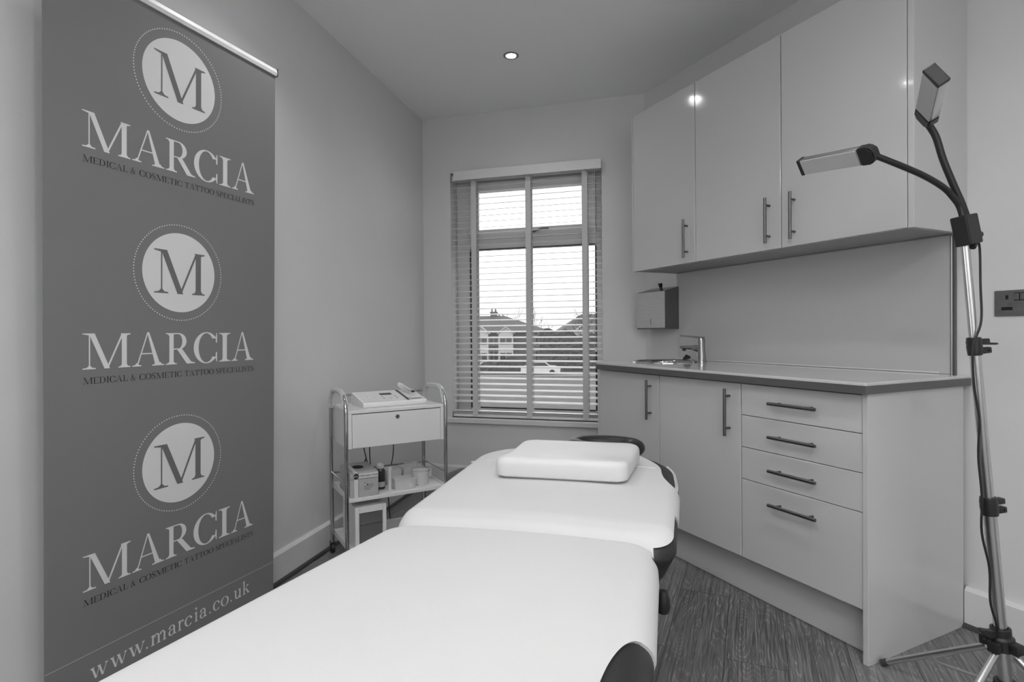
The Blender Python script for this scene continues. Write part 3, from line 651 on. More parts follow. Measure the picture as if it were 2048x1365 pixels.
def cover_obj(S, hem, label):
    o = obj('couch_cover', S.cover(hem), M['cover'], smooth=True, mtx=FBED.copy()); o['group'] = 'white fitted couch covers'
    return tag(o, label, 'couch cover', 'white fitted couch covers')
cover_obj(S1, hemf(.125, [(.016, .46, .30, .34, -.055), (-.642, .44, .10, .12, .0), (.016, 1.325, .035, .085, .0), (-.642, 1.325, .04, .08, .03)]), 'white stretch cover on the nearest, gently sloping couch section')
cover_obj(S2, hemf(.098, [(.094, 1.340, .050, .205, .004, 3), (-.655, 1.340, .06, .09, .05), (.062, 2.03, .17, .23, -.045), (-.625, 2.17, .14, .13, -.006)]), 'white stretch cover on the couch section under the pillow')
# elastic strap over the uncovered corner
pts = []
n = len(S2.o)
def band(p0, p1, name):
    strip = [p for p in S2.o if p[0] > -.10 and p0 < p[1] < p1]
    strip.sort(key=lambda p: p[1] - p[0] * .3)
    bm = new(); rows = []
    for k, p in enumerate(strip):
        f = k / (len(strip) - 1); c = .0 + .006 * math.sin(f * PI)
        rows.append([bm.verts.new(S2.pt(p, c + a, b)) for a, b in ((-.0055, .001), (.0055, .001), (.0055, .0048), (-.0055, .0048))])
    for a, b in zip(rows, rows[1:]):
        for k in range(4): bm.faces.new((a[k], a[(k + 1) % 4], b[(k + 1) % 4], b[k]))
    bm.faces.new(rows[0]); bm.faces.new(rows[-1]); return bm
cv2 = bpy.data.objects['couch_cover.001']
o = obj('corner_strap', band(1.74, 2.10, 'a'), M['cover'], smooth=True); o.parent = cv2
bm = new(); rows = []
for k in range(41):
    x = -.645 + .70 * k / 40; y = 2.0 + .012 * math.sin(k / 40 * PI); rows.append((x, y, S2.zf(y) + .010 * (1 - ((x - S2.c[0]) / S2.h[0]) ** 2) + .0035 - (.0 if x > -.61 and x < .02 else .006)))
tube(bm, rows, .0022, 8); o = obj('hem_seam', bm, M['cover'], smooth=True); o.parent = cv2

# pillow
PA = -.235
px_, py_ = Vector((math.cos(PA), math.sin(PA), 0)), Vector((-math.sin(PA), math.cos(PA), 0))
FP = frame_xyz(Vector((-.066, 1.805, .6135)), px_, py_, (0, 0, 1))
def pillow():
    W, D = .425, .32; x0, y0 = W / 2, D / 2
    o = outline(0, W, 0, D, (.04, .04, .035, .035), 12); bm = new()
    def htop(y):
        t = min(max(y / D, 0), 1); return .058 + .008 * math.cos(t * 2 * PI * 1.0) * (1 - t) + .010 * t * t
    rings = []
    def rg(inset, zf):
        r = []
        for p in o:
            fx = 1 - inset / x0; fy = 1 - inset / y0; x = x0 + (p[0] - x0) * fx; y = y0 + (p[1] - y0) * fy
            r.append(bm.verts.new((x, y, zf(y))))
        rings.append(r)
    rg(.10, lambda y: 0); rg(.012, lambda y: .0); rg(.003, lambda y: .006); rg(0, lambda y: .016); rg(0, lambda y: htop(y) - .022)
    for k in range(1, 6): 
        a = k / 5 * PI / 2; rg(.020 * (1 - math.cos(a)), lambda y, a=a: htop(y) - .022 + .022 * math.sin(a))
    for i in (.04, .06, .085, .11, .135, .16, .174): rg(i, lambda y: htop(y) + .002)
    for a, b in zip(rings, rings[1:]):
        for k in range(len(a)): bm.faces.new((a[k], a[(k + 1) % len(a)], b[(k + 1) % len(a)], b[k]))
    bm.faces.new(rings[0]); bm.faces.new(rings[-1])
    for v in bm.verts: v.co.x += .12 * v.co.y
    return bm
tag(obj('pillow', pillow(), M['pillow'], smooth=True, mtx=FP), 'white contoured vinyl pillow lying on the head end of the couch', 'pillow')

# ------------------------------------------------------------------ trolley
TX = Vector((math.cos(math.radians(30.5)), math.sin(math.radians(30.5)), 0)); TY = Vector((-TX.y, TX.x, 0))
TO = Vector((-.738, 2.512, 0))
FT = frame_xyz(TO, TX, TY, (0, 0, 1)); TWd, TDp = .463, .295
th = thing('equipment_trolley', 'white trolley with chrome tube frame and lockable drawer beside the banner', 'trolley', FT)
def side_frame(x):
    bm = new(); r = .085; zt = .812
    pts = [(x, 0, .055), (x, 0, zt - r)] + [(x, r * (1 - math.cos(a)), zt - r + r * math.sin(a)) for a in [PI / 2 * k / 6 for k in range(1, 7)]]
    pts += [(x, TDp - r + r * math.sin(a), zt - r + r * math.cos(a)) for a in [PI / 2 * k / 6 for k in range(0, 7)]] + [(x, TDp, .055)]
    q = [Vector(p) for p in pts]
    tube(bm, q, .0095, 12); return bm
for x in (-.010, TWd + .010):
    obj('side_frame', side_frame(x), M['chrome'], th, True, label='chrome tube side frame')
    bm = new(); 
    tube(bm, [(x, .012, .74), (x, .015, .765), (x, .045, .800), (x, .085, .813), (x, TDp - .085, .813), (x, TDp - .045, .800), (x, TDp - .018, .765), (x, TDp - .014, .72)], [.012, .0145, .013, .015, .0135, .015, .0135, .012], 10)
    obj('handle_wrap', bm, M['film'], th, True, label='clear film wrapped round the handle')
bm = new(); tube(bm, [(-.01, TDp, .775), (TWd + .01, TDp, .775)], .005, 8); obj('back_rail', bm, M['chrome'], th, True)
bm = new(); tube(bm, [(-.01, TDp, .395), (TWd + .01, TDp, .395)], .005, 8); obj('back_rail', bm, M['chrome'], th, True)
for x in (-.010, TWd + .010):
    bm = new(); tube(bm, [(x, 0, .40), (x, TDp, .40)], .004, 8); obj('side_rail', bm, M['chrome'], th, True)
bm = new(); box(bm, 0, TWd, 0, TDp, .718, .733, .002); obj('top_shelf', bm, M['white'], th)
bm = new(); t = .006
box(bm, .0, .016, .0, .012, .560, .718, .0008, 1); box(bm, TWd - .016, TWd, .0, .012, .560, .718, .0008, 1)
box(bm, 0, t, .012, TDp, .560, .718); box(bm, TWd - t, TWd, .012, TDp, .560, .718); box(bm, t, TWd - t, TDp - t, TDp, .560, .718); obj('drawer_housing', bm, M['white'], th)
bm = new(); box(bm, .0175, TWd - .0175, -.001, .010, .562, .7145, .001, 1); box(bm, .03, TWd - .03, .010, TDp - .02, .57, .70); dr = obj('drawer', bm, M['white'], th)
bm = new(); lathe(bm, [(.0095, 0), (.0095, .003), (.0075, .004), (.006, .002), (0, .002)], n=24); xf(bm, Matrix.Translation((TWd / 2 - .003, -.001, .692)) @ Matrix.Rotation(PI / 2, 4, 'X')); lk = obj('drawer_lock', bm, M['dsteel'], dr, True, label='round steel drawer lock')
bm = new(); box(bm, TWd / 2 - .0045, TWd / 2 - .0015, -.0052, -.0031, .689, .695); obj('keyhole', bm, M['hole'], dr)
for nm, zz in (('lower_shelf', .318), ('bottom_shelf', .085)):
    bm = new(); box(bm, 0, TWd, 0, TDp, zz, zz + .018, .002); box(bm, 0, TWd, TDp - .003, TDp, zz + .018, zz + .030); box(bm, 0, .003, 0, TDp, zz + .018, zz + .028); box(bm, TWd - .003, TWd, 0, TDp, zz + .018, zz + .028); obj(nm, bm, M['white'], th)
for x in (-.01, TWd + .01):
    for y in (0, TDp):
        bm = new(); tube(bm, [(x - .008, y, .024), (x + .008, y, .024)], .0235, 18); cs = obj('castor_wheel', bm, M['black'], th, True)
        bm = new(); box(bm, x - .013, x + .013, y - .013, y + .013, .048, .058, .002); box(bm, x - .013, x - .010, y - .008, y + .008, .02, .050); box(bm, x + .010, x + .013, y - .008, y + .008, .02, .050); obj('castor_fork', bm, M['steel'], cs)
ZT = .7335; ZL = .3365
def TT(x, y, z, rz=0): return FT @ Matrix.Translation((x, y, z)) @ Matrix.Rotation(rz, 4, 'Z')
# device on the top shelf
th = thing('treatment_device', 'white sloping control unit with small display, on top of the trolley', 'device', TT(.085, .055, ZT, math.radians(1)))
bm = new(); prism(bm, [(0, .004), (.003, .0), (.195, .0), (.20, .005), (.20, .052), (.195, .056), (.004, .022), (0, .018)], 0, .315, 'x'); obj('housing', bm, M['wplastic'], th)
def on_slope(y, d=.0): return .0215 + (y - .004) * (.034 / .191) + d
bm = new(); v = [bm.verts.new(p) for p in ((.01, .012, on_slope(.012, .0008)), (.215, .012, on_slope(.012, .0008)), (.215, .185, on_slope(.185, .0008)), (.01, .185, on_slope(.185, .0008)))]; bm.faces.new(v); obj('front_panel', bm, M['cardw'], th)
bm = new(); v = [bm.verts.new(p) for p in ((.120, .118, on_slope(.118, .0014)), (.180, .118, on_slope(.118, .0014)), (.180, .150, on_slope(.150, .0014)), (.120, .150, on_slope(.150, .0014)))]; bm.faces.new(v); obj('display', bm, M['dgrey'], th, label='small dark display')
for (a, b) in ((.05, .05), (.05, .08), (.05, .11), (.08, .05), (.08, .08), (.08, .11), (.12, .06), (.155, .06), (.185, .06), (.12, .09), (.185, .09)):
    bm = new(); box(bm, a - .005, a + .005, b - .004, b + .004, on_slope(b, .0005), on_slope(b, .002)); obj('button', bm, M['white'] if a < .1 else M['carcass'], th)
bm = new(); v = [bm.verts.new(p) for p in ((.220, .012, on_slope(.012, .001)), (.235, .012, on_slope(.012, .001)), (.235, .195, on_slope(.195, .001)), (.220, .195, on_slope(.195, .001)))]; bm.faces.new(v); obj('holder_rail', bm, M['steel'], th)
bm = new(); box(bm, .24, .30, .02, .18, .03, .034, .001); obj('holder_tray', bm, M['wplastic'], th)
th2 = thing('handpiece', 'film wrapped treatment handpiece resting on the control unit', 'handpiece', TT(.325, .19, ZT + .045))
bm = new(); tube(bm, smoothpath([(-.015, .04, .045), (0, .03, .035), (.018, -.01, .018), (.03, -.05, .012)], 4), [.008, .011, .013, .0135, .014, .014, .0135, .013, .012, .011, .010, .008, .007][:13], 12); obj('grip', bm, M['film'], th2, True)
bm = new(); tube(bm, [(.03, -.05, .012), (.036, -.066, .010)], [.007, .003], 10); obj('tip', bm, M['black'], th2, True)
bm = new(); tube(bm, smoothpath([(.005, .022, .033), (.018, -.01, .018), (.028, -.045, .012)], 4), .006, 10); obj('core', bm, M['dsteel'], th2, True)
# cables behind the trolley
for i, (x, pts, lab) in enumerate(((.150, [(0, 0, .76), (-.005, .01, .60), (.004, .012, .52), (.02, .01, .44), (.03, .006, .40)], 'leftmost dark cable hanging behind the trolley, bending right'),
        (.185, [(0, 0, .76), (.002, .012, .60), (.004, .012, .45), (.010, .01, .33), (.03, .02, .20), (.07, .03, .06), (.08, .03, .006)], 'dark cable hanging behind the trolley down to the floor'),
        (.315, [(0, 0, .76), (.0, .012, .58), (-.002, .014, .44), (-.03, .016, .30), (-.02, .02, .12), (.0, .03, .006)], 'rightmost dark cable hanging behind the trolley shelf'))):
    bm = new(); tube(bm, smoothpath([(a, b, c) for a, b, c in pts], 5), .0028, 8)
    tag(obj('cable', bm, M['black'], smooth=True, mtx=TT(x, TDp + .014, 0)), lab, 'cable', 'cables behind the trolley')
# lower shelf items
th = thing('glove_box', 'grey carton of gloves with round dark opening on the trolley shelf', 'box', TT(.006, .008, ZL, math.radians(-2)))
bm = new(); box(bm, 0, .130, 0, .215, 0, .112, .0015, 1); obj('carton', bm, M['card'], th)
bm = new(); lathe(bm, [(0, 0), (.033, 0)], n=28); xf(bm, Matrix.Translation((.062, .115, .1125)) @ Matrix.Diagonal((.82, 1.1, 1, 1))); obj('opening', bm, M['hole'], th)
bm = new(); box(bm, .020, .038, -.0006, .0, .0, .110); box(bm, .020, .038, 0, .215, .1121, .1127); obj('label_band', bm, M['cardw'], th)
bm = new(); box(bm, .038, .0395, -.0006, .0, .0, .112); box(bm, .038, .0395, 0, .215, .112, .1126); box(bm, .0, .130, -.0008, -.0002, .083, .0845); box(bm, .0, .130, -.0010, -.0002, .110, .1112)
obj('printed_line', bm, M['dgrey'], th)
bm = new(); box(bm, .0395, .1295, -.0005, .0, .0848, .110); obj('title_strip', bm, M['cardw'], th)
def text_obj(name, s, size, m, parent, loc, rx=PI / 2):
    cu = bpy.data.curves.new(name, 'FONT'); cu.body = s; cu.size = size; cu.extrude = .0001
    tmp = bpy.data.objects.new('tmp', cu); COL.objects.link(tmp); bpy.context.view_layer.update()
    me = bpy.data.meshes.new_from_object(tmp); bpy.data.objects.remove(tmp); me.materials.clear(); me.materials.append(m); me.name = name
    o = bpy.data.objects.new(name, me); COL.objects.link(o); o.parent = parent; o.location = loc; o.rotation_euler = (rx, 0, 0); return o
text_obj('title_lettering', 'Ultimate Violet', .0150, M['dgrey'], th, (.043, -.0012, .0920))
text_obj('round_mark_lettering', 'pro', .013, M['cardw'], th, (.0165, -.0022, .0930))
bm = new(); lathe(bm, [(0, 0), (.0125, 0)], n=20); xf(bm, Matrix.Translation((.028, -.0016, .0965)) @ Matrix.Rotation(PI / 2, 4, 'X')); obj('round_mark', bm, M['black'], th)
bm = new(); lathe(bm, [(0, 0), (.0036, 0)], n=12); xf(bm, Matrix.Translation((.080, -.0006, .054)) @ Matrix.Rotation(PI / 2, 4, 'X'))
for k, (a, b) in enumerate(((.065, .075), (.086, .108), (.065, .108), (.065, .100), (.068, .092))): box(bm, a, b, -.0008, 0, .0600 - k * .007 if k else .062, .0612 - k * .007 if k else .0632)
obj('printed_symbols', bm, M['dgrey'], th)
th = thing('bottle', 'dark small bottle with clear cap standing beside the glove carton', 'bottle', TT(.176, .10, ZL))
bm = new(); lathe(bm, [(0, .001), (.021, .001), (.022, .006), (.022, .088), (.019, .096), (.016, .098), (0, .098)], n=24); obj('bottle_body', bm, M['liquid'], th, True)
bm = new(); lathe(bm, [(.0225, .012), (.0225, .036)], n=24); obj('bottle_label', bm, M['card'], th, True)
bm = new(); lathe(bm, [(.0185, .098), (.0185, .112), (.012, .121), (0, .123)], n=24); obj('cap', bm, M['clear'], th, True)
bm = new(); prism(bm, [(0, 0), (.034, 0), (.034, .060), (.004, .030)], -.002, .002, 'y')
tag(obj('folded_card', bm, M['black'], mtx=TT(.112, .2455, ZL + .062)), 'small black pointed card standing behind the glove carton', 'card')
bpy.data.objects['folded_card'].matrix_world = TT(.112, .245, ZL)
me = bpy.data.objects['folded_card'].data
for v in me.vertices: v.co.z = v.co.z * 2.05
def clear_box(name, x, y, z, w_, d, h, lab, rz=0, grp='clear plastic boxes on the trolley shelf', m='clear'):
    th = thing(name, lab, 'box', TT(x, y, z, math.radians(rz)), grp)
    bm = new(); t = .0016
    for a in ((0, w_, 0, d, 0, t), (0, t, 0, d, t, h), (w_ - t, w_, 0, d, t, h), (t, w_ - t, 0, t, t, h), (t, w_ - t, d - t, d, t, h)): box(bm, *a)
    obj('tray', bm, M[m], th)
    bm = new(); box(bm, -.0015, w_ + .0015, -.0015, d + .0015, h, h + .006, .001); obj('lid', bm, M[m], th)
    bm = new(); random.seed(int(x * 1000))
    for k in range(7):
        xx = random.uniform(.012, w_ - .014); yy = random.uniform(.012, d - .02); box(bm, xx - .008, xx + .008, yy - .008, yy + .012, t, random.uniform(.35, .85) * h, .003, 1)
    obj('contents', bm, M['wplastic'], th); return th
clear_box('clear_box', .222, .022, ZL, .100, .075, .045, 'clear lidded box at the front of the shelf, between bottle and round tub', -3)
clear_box('clear_box', .225, .150, ZL, .075, .085, .062, 'clear box of packets standing behind the front clear box', 5)
clear_box('clear_box', .318, .165, ZL, .105, .095, .058, 'wide clear box behind the round tub, near the back rail', 2)
th = thing('clear_beaker', 'tall narrow clear tube beside the dark bottle', 'tube', TT(.204, .045, ZL))
bm = new(); lathe(bm, [(0, 0), (.008, 0), (.008, .11), (.0072, .11), (.0072, .002), (0, .002)], n=16); obj('tube_body', bm, M['clear'], th, True)
th = thing('round_tub', 'round clear tub with rim and side lug, right end of the trolley shelf', 'tub', TT(.372, .080, ZL))
bm = new(); lathe(bm, [(0, 0), (.038, 0), (.043, .06), (.045, .066), (.042, .066), (.040, .06), (.036, .003), (0, .003)], n=32); obj('tub_body', bm, M['film'], th, True)
bm = new(); lathe(bm, [(.046, .064), (.047, .072), (.043, .074), (0, .074)], n=32); obj('lid', bm, M['clear'], th, True)
bm = new(); lathe(bm, [(.0435, .070), (.0435, .072), (.047, .073), (.0475, .070)], n=32); obj('rim_band', bm, M['carcass'], th, True)
bm = new(); box(bm, .044, .056, -.006, .006, .03, .070, .002); obj('lug', bm, M['clear'], th)
# beneath the trolley shelf: pale plastic drawer with a smoky front, grey bin
th = thing('storage_drawer', 'pale framed storage drawer with smoky translucent front on the bottom shelf', 'box', TT(.030, .010, .1035))
bm = new(); Wq, Hq = .145, .185
box(bm, 0, .018, 0, .23, 0, Hq, .002); box(bm, Wq - .018, Wq, 0, .23, 0, Hq, .002); box(bm, .018, Wq - .018, 0, .23, Hq - .028, Hq, .002); box(bm, .018, Wq - .018, 0, .23, 0, .01); obj('frame', bm, M['wplastic'], th)
bm = new(); box(bm, .018, Wq - .018, .006, .010, .01, Hq - .028); box(bm, .018, Wq - .018, .0, .012, .105, .110); obj('smoky_front', bm, mat('smoky_plastic', .16, .25, alpha=.85), th)
th = thing('waste_bin', 'dark grey waste bin on the floor behind the trolley, by the window wall', 'bin', Matrix.Translation((-.235, 3.12, 0)))
bm = new(); lathe(bm, [(0, 0), (.115, 0), (.14, .27), (.145, .275), (.14, .28), (.134, .27), (.11, .01), (0, .01)], n=36); obj('bin_body', bm, M['dgrey'], th, True)
bm = new(); lathe(bm, [(.146, .276), (.146, .285), (.09, .31), (0, .315)], n=36); obj('lid', bm, M['dsteel'], th, True)

# ------------------------------------------------------------------ unseen fill lamps added behind the camera
th = thing('fill_panel', 'added rectangular ceiling fill light behind the camera, unseen', 'light', Matrix.Translation((.5, -1.1, H)))
bm = new(); box(bm, -.62, .62, -.32, .32, -.022, -.001, .003); obj('frame', bm, M['white'], th)
bm = new(); box(bm, -.59, .59, -.29, .29, -.0245, -.0222); obj('panel_diffuser', bm, mat('fill_panel_lit', .9, .5, emit=6), th)
ld = bpy.data.lights.new('fill_panel_glow', 'AREA'); ld.shape = 'RECTANGLE'; ld.size = 1.18; ld.size_y = .58; ld.energy = FILL_PANEL_W
lo = bpy.data.objects.new('fill_panel_glow', ld); COL.objects.link(lo); lo.parent = th; lo.location = (0, 0, -.03)
th = thing('fill_uplighter', 'added floor standing fill lamp with bowl shade behind the camera, unseen', 'lamp', Matrix.Translation((-.9, -1.3, 0)))
bm = new(); lathe(bm, [(0, 0), (.14, 0), (.14, .02), (.012, .03), (.012, 1.70), (0, 1.70)], n=32); obj('stand', bm, M['steel'], th, True)
bm = new(); lathe(bm, [(.02, 1.70), (.10, 1.73), (.17, 1.80), (.175, 1.80), (.10, 1.72), (.02, 1.69)], n=36); obj('bowl_shade', bm, M['white'], th, True)
ld = bpy.data.lights.new('fill_uplight', 'SPOT'); ld.energy = FILL_UP_W; ld.spot_size = math.radians(160); ld.spot_blend = 1.0; ld.shadow_soft_size = .10
lo = bpy.data.objects.new('fill_uplight', ld); COL.objects.link(lo); lo.parent = th; lo.location = (0, 0, 1.82); lo.rotation_euler = (PI, 0, 0)

# ------------------------------------------------------------------ tripod lamp
P0 = Vector((1.364, 1.55, .0)); PT = Vector((1.2527, 1.55, 1.311)); PD = (PT - Vector((1.362, 1.55, .11))).normalized()
def on_pole(z): return Vector((1.362, 1.55, .11)) + PD * ((z - .11) / PD.z)
th = thing('tripod_lamp', 'leaning aluminium tripod floor lamp with two lamp heads on flexible arms', 'lamp', Matrix.Translation(P0))
def lp(name, bm, m, smooth=True, parent=None, label=None):
    o = obj(name, bm, m, parent or th, smooth, label=label)
    if parent is None: o.location = -P0
    return o
def cyl(a, b, r, n=16): return tube(new(), [a, b], r, n)
bm = cyl(on_pole(.055), on_pole(.60), .0155); lp('lower_pole', bm, M['alu'])
bm = cyl(on_pole(.58), on_pole(1.045), .0130); lp('middle_pole', bm, M['alu'])
bm = cyl(on_pole(1.03), on_pole(1.32), .0105); tube(bm, [on_pole(1.03) + Vector((-.0095, -.005, 0)), on_pole(1.32) + Vector((-.0095, -.005, 0))], .003, 8); lp('upper_pole', bm, M['alu'])
def pole_frame(z, ang=0):
    x = Vector((math.cos(ang), math.sin(ang), 0)); x = (x - PD * x.dot(PD)).normalized(); return frame_xyz(on_pole(z), x, PD.cross(x), PD)
for z, ang, r in ((.592, .1, .0195), (1.035, .15, .0165)):
    bm = new(); lathe(bm, [(r * .75, -.03), (r, -.029), (r + .002, -.005), (r + .001, 0), (r + .002, .006), (r, .020), (r * .7, .021)], n=20); box(bm, r * .6, .045, -.010, .010, -.027, -.010, .003); box(bm, r * .6, .042, -.010, .010, -.002, .014, .003)
    if z > 1: prism(bm, [(.030, .004), (.066, -.001), (.070, -.005), (.060, -.006), (.030, -.003)], -.008, .008, 'y')
    tube(bm, [(.036, -.013, -.018), (.036, .013, -.018)], .0035, 8)
    xf(bm, pole_frame(z, ang)); lp('clamp_collar', bm, M['black'])
# hub and sliding ring
ZH = .218
bm = new(); lathe(bm, [(.017, -.03), (.030, -.028), (.030, .004), (.024, .010), (.024, .030), (.0175, .032)], n=20)
LEG = [math.radians(a) for a in (126, 205, 284)]
for a in LEG:
    c, s = math.cos(a), math.sin(a); b2 = new(); box(b2, .018, .048, -.014, .014, -.026, .002, .003); xf(b2, Matrix.Rotation(a, 4, 'Z')); me = bpy.data.meshes.new('t'); b2.to_mesh(me); b2.free(); bm.from_mesh(me); bpy.data.meshes.remove(me)
b2 = new(); prism(b2, [(.018, .006), (.050, .016), (.066, .036), (.060, .038), (.036, .030), (.018, .028)], -.009, .009, 'y'); xf(b2, Matrix.Rotation(math.radians(190), 4, 'Z')); me = bpy.data.meshes.new('t'); b2.to_mesh(me); b2.free(); bm.from_mesh(me); bpy.data.meshes.remove(me)
xf(bm, pole_frame(ZH, 0)); lp('leg_hub', bm, M['black'])
bm = new(); lathe(bm, [(.0165, -.012), (.026, -.011), (.028, .0), (.026, .014), (.0165, .015)], n=20)
xf(bm, pole_frame(.085, 0)); lp('lower_ring', bm, M['black'])
hc, rc = on_pole(ZH - .012), on_pole(.085)
FEET = [Vector((1.181, 1.787, .012)), None, None]
rad = (FEET[0] - Vector((P0.x, P0.y, .012))).length
for i, a in enumerate(LEG):
    d = Vector((math.cos(a), math.sin(a), 0))
    foot = FEET[i] or Vector((P0.x, P0.y, .012)) + d * rad
    top = hc + (foot - hc).normalized() * .040
    bm = tube(new(), [top, foot], .0095, 12); leg = lp('leg', bm, M['alu'])
    mid = top.lerp(foot, .62)
    bm = tube(new(), [rc + (mid - rc).normalized() * .024, mid], .0042, 8); tube(bm, [mid + Vector((0, 0, -.012)), mid + Vector((0, 0, .010))], .004, 8); lp('brace', bm, M['alu'])
    bm = tube(new(), [foot + (top - foot).normalized() * .015, foot - (top - foot).normalized() * .006], .0105, 12); f = obj('rubber_foot', bm, M['dgrey'], leg, True)
    bm = new()
    for kk in (-1, 1):
        c = hc + d * .034 + Vector((-d.y, d.x, 0)) * kk * .0145 ; tube(bm, [c - Vector((-d.y, d.x, 0)) * .001, c + Vector((-d.y, d.x, 0)) * kk * .002], .003, 8)
    lp('hub_screw', bm, M['steel'])
# head block
F0 = frame_xyz(Vector((1.256, 1.535, 1.335)), Vector((.985, -.15, -.05)).normalized(), (Vector((0, 0, 1)).cross(Vector((.985, -.15, -.05)))).normalized(), (0, 0, 1))
zz = Vector((-.20, 0, .98)).normalized(); xx = Vector((.93, .36, .19)).normalized(); xx = (xx - zz * xx.dot(zz)).normalized(); yy = zz.cross(xx)
FBk = frame_xyz(Vector((1.254, 1.545, 1.352)), xx, yy, zz)
bm = new(); box(bm, -.028, .026, -.020, .022, -.042, .040, .004); xf(bm, FBk); lp('arm_block', bm, M['black'], False)
bm = new(); lathe(bm, [(0, 0), (.010, 0), (.010, .016), (0, .017)], n=16); xf(bm, FBk @ Matrix.Translation((.026, -.004, -.020)) @ Matrix.Rotation(PI / 2, 4, 'Y')); lp('block_knob', bm, M['black'])
ZBK = FBk @ Vector((0, 0, .038))
armA = [FBk @ Vector((-.006, 0, .030)), Vector((1.234, 1.545, 1.415)), Vector((1.214, 1.540, 1.438)), Vector((1.183, 1.535, 1.465)), Vector((1.120, 1.520, 1.493)), Vector((1.046, 1.510, 1.520)), Vector((.974, 1.512, 1.550))]
armB = [FBk @ Vector((.010, 0, .030)), Vector((1.240, 1.545, 1.423)), Vector((1.216, 1.545, 1.478)), Vector((1.188, 1.545, 1.547)), Vector((1.168, 1.545, 1.610)), Vector((1.142, 1.545, 1.650))]
def lamp_head(c, a, wv, tv, L, W_, T_, cap_near):
    a = a.normalized(); wv = (wv - a * wv.dot(a)).normalized(); tv = a.cross(wv) if a.cross(wv).dot(tv) > 0 else -a.cross(wv)
    # local x = a (axis), y = wv, z = tv ; diffuser on -z face
    Fm = frame_xyz(c, a, wv, tv)
    if Fm.to_3x3().determinant() < 0: Fm = frame_xyz(c, a, -wv, tv)
    bm = new(); box(bm, -L / 2 + .012, L / 2 - .045, -W_ / 2, W_ / 2, -T_ / 2 + .002, T_ / 2, .003); xf(bm, Fm); hd = lp('lamp_head', bm, M['alu'])
    bm = new(); box(bm, -L / 2 + .014, L / 2 - .047, -W_ / 2 + .002, W_ / 2 - .002, -T_ / 2 - .001, -T_ / 2 + .0019, .001); xf(bm, Fm); obj('diffuser', bm, M['diffuser'], hd, label='ribbed translucent diffuser')
    for x0, x1 in ((-L / 2, -L / 2 + .012), (L / 2 - .045, L / 2)):
        bm = new()
        if x1 - x0 > .02:
            prism(bm, [(x0, -W_ / 2 - .001), (x1 - .014, -W_ / 2 - .001), (x1, -W_ / 2 + .012), (x1, W_ / 2 - .012), (x1 - .014, W_ / 2 + .001), (x0, W_ / 2 + .001)], -T_ / 2 - .001, T_ / 2 + .001)
            bmesh.ops.bevel(bm, geom=[e for e in bm.edges], offset=.0035, segments=2, affect='EDGES')
        else: box(bm, x0, x1, -W_ / 2 - .001, W_ / 2 + .001, -T_ / 2 - .001, T_ / 2 + .001, .003)
        xf(bm, Fm); obj('end_cap', bm, M['black'], hd)
    return hd
headA = lamp_head(Vector((.9373, 1.6175, 1.5678)), Vector((.322, -.9371, -.1346)), Vector((.5222, .2944, -.8004)), Vector((.7897, .1874, .5842)), .248, .049, .026, True)
headB = lamp_head(Vector((1.0806, 1.4457, 1.6719)), Vector((.5086, .8455, -.1629)), Vector((.3749, -.3878, -.8421)), Vector((.7751, -.3672, .5142)), .230, .057, .0275, True)
bm = tube(new(), smoothpath(armA, 8), .0082, 12); lp('flexible_arm', bm, M['black'])
bm = tube(new(), smoothpath(armB, 8), .0090, 12); lp('flexible_arm', bm, M['black'])
# cable down the pole
cp = [FBk @ Vector((.006, -.005, -.040)), FBk @ Vector((.030, -.005, -.048)), on_pole(1.20) + Vector((.024, -.01, 0)), on_pole(1.10) + Vector((.010, -.018, 0)), on_pole(1.03) + Vector((-.018, -.018, 0)), on_pole(.93) + Vector((-.024, -.016, 0)), on_pole(.83) + Vector((-.020, -.018, 0)), on_pole(.73) + Vector((-.030, -.016, 0)),
      on_pole(.62) + Vector((-.032, -.018, 0)), on_pole(.52) + Vector((-.040, -.016, 0)), on_pole(.42) + Vector((-.028, -.016, 0)), on_pole(.33) + Vector((-.034, -.016, 0)), on_pole(.27) + Vector((-.022, -.014, 0)), on_pole(.235) + Vector((-.016, -.010, 0))]
bm = tube(new(), smoothpath(cp, 6), .0030, 8); lp('power_cable', bm, M['black'], label='black power cable running down the pole')
bm = tube(new(), [FBk @ Vector((.0, -.004, -.050)), FBk @ Vector((.012, -.004, -.040))], .009, 12); lp('cable_plug', bm, M['black'])

# ------------------------------------------------------------------ the street outside
GZ = -3.5
M['ground'] = mat('tarmac', .060, .9, var=.25, vscale=1.2); M['pave'] = mat('pavement', .13, .9, var=.1, vscale=3); M['grass'] = mat('verge_grass', .045, .95, var=.3, vscale=6)
M['roof'] = mat('clay_roof_tiles', .055, .8, var=.25, vscale=9); M['brick'] = mat('house_brick', .085, .85, var=.2, vscale=12); M['render'] = mat('white_render', .42, .8, var=.05)
M['pane'] = mat('dark_window_glass', .03, .1); M['leaf'] = mat('dark_foliage', .035, .9, var=.7, vscale=3.0); M['bark'] = mat('bare_twigs', .05, .9, var=.2); M['carp'] = mat('white_car_paint', .55, .25)
bm = new(); v = [bm.verts.new(p) for p in ((-60, 5.2, GZ), (90, 5.2, GZ), (90, 170, GZ), (-60, 170, GZ))]; bm.faces.new(v); struct('ground', bm, M['ground'])
bm = new(); box(bm, -60, 90, 57, 59.2, GZ, GZ + .12); tag(obj('pavement', bm, M['pave']), 'pale pavement strip along the far side of the road, seen through the blind', 'pavement')
bm = new(); box(bm, -60, 90, 28, 30, GZ, GZ + .12); tag(obj('pavement', bm, M['pave']), 'pale pavement strip on the near side of the road, seen through the blind', 'pavement')
bm = new(); box(bm, -60, 90, 61.7, 64.3, GZ, GZ + .06); tag(obj('lawn', bm, M['grass']), 'dark front lawns before the houses outside', 'lawn')
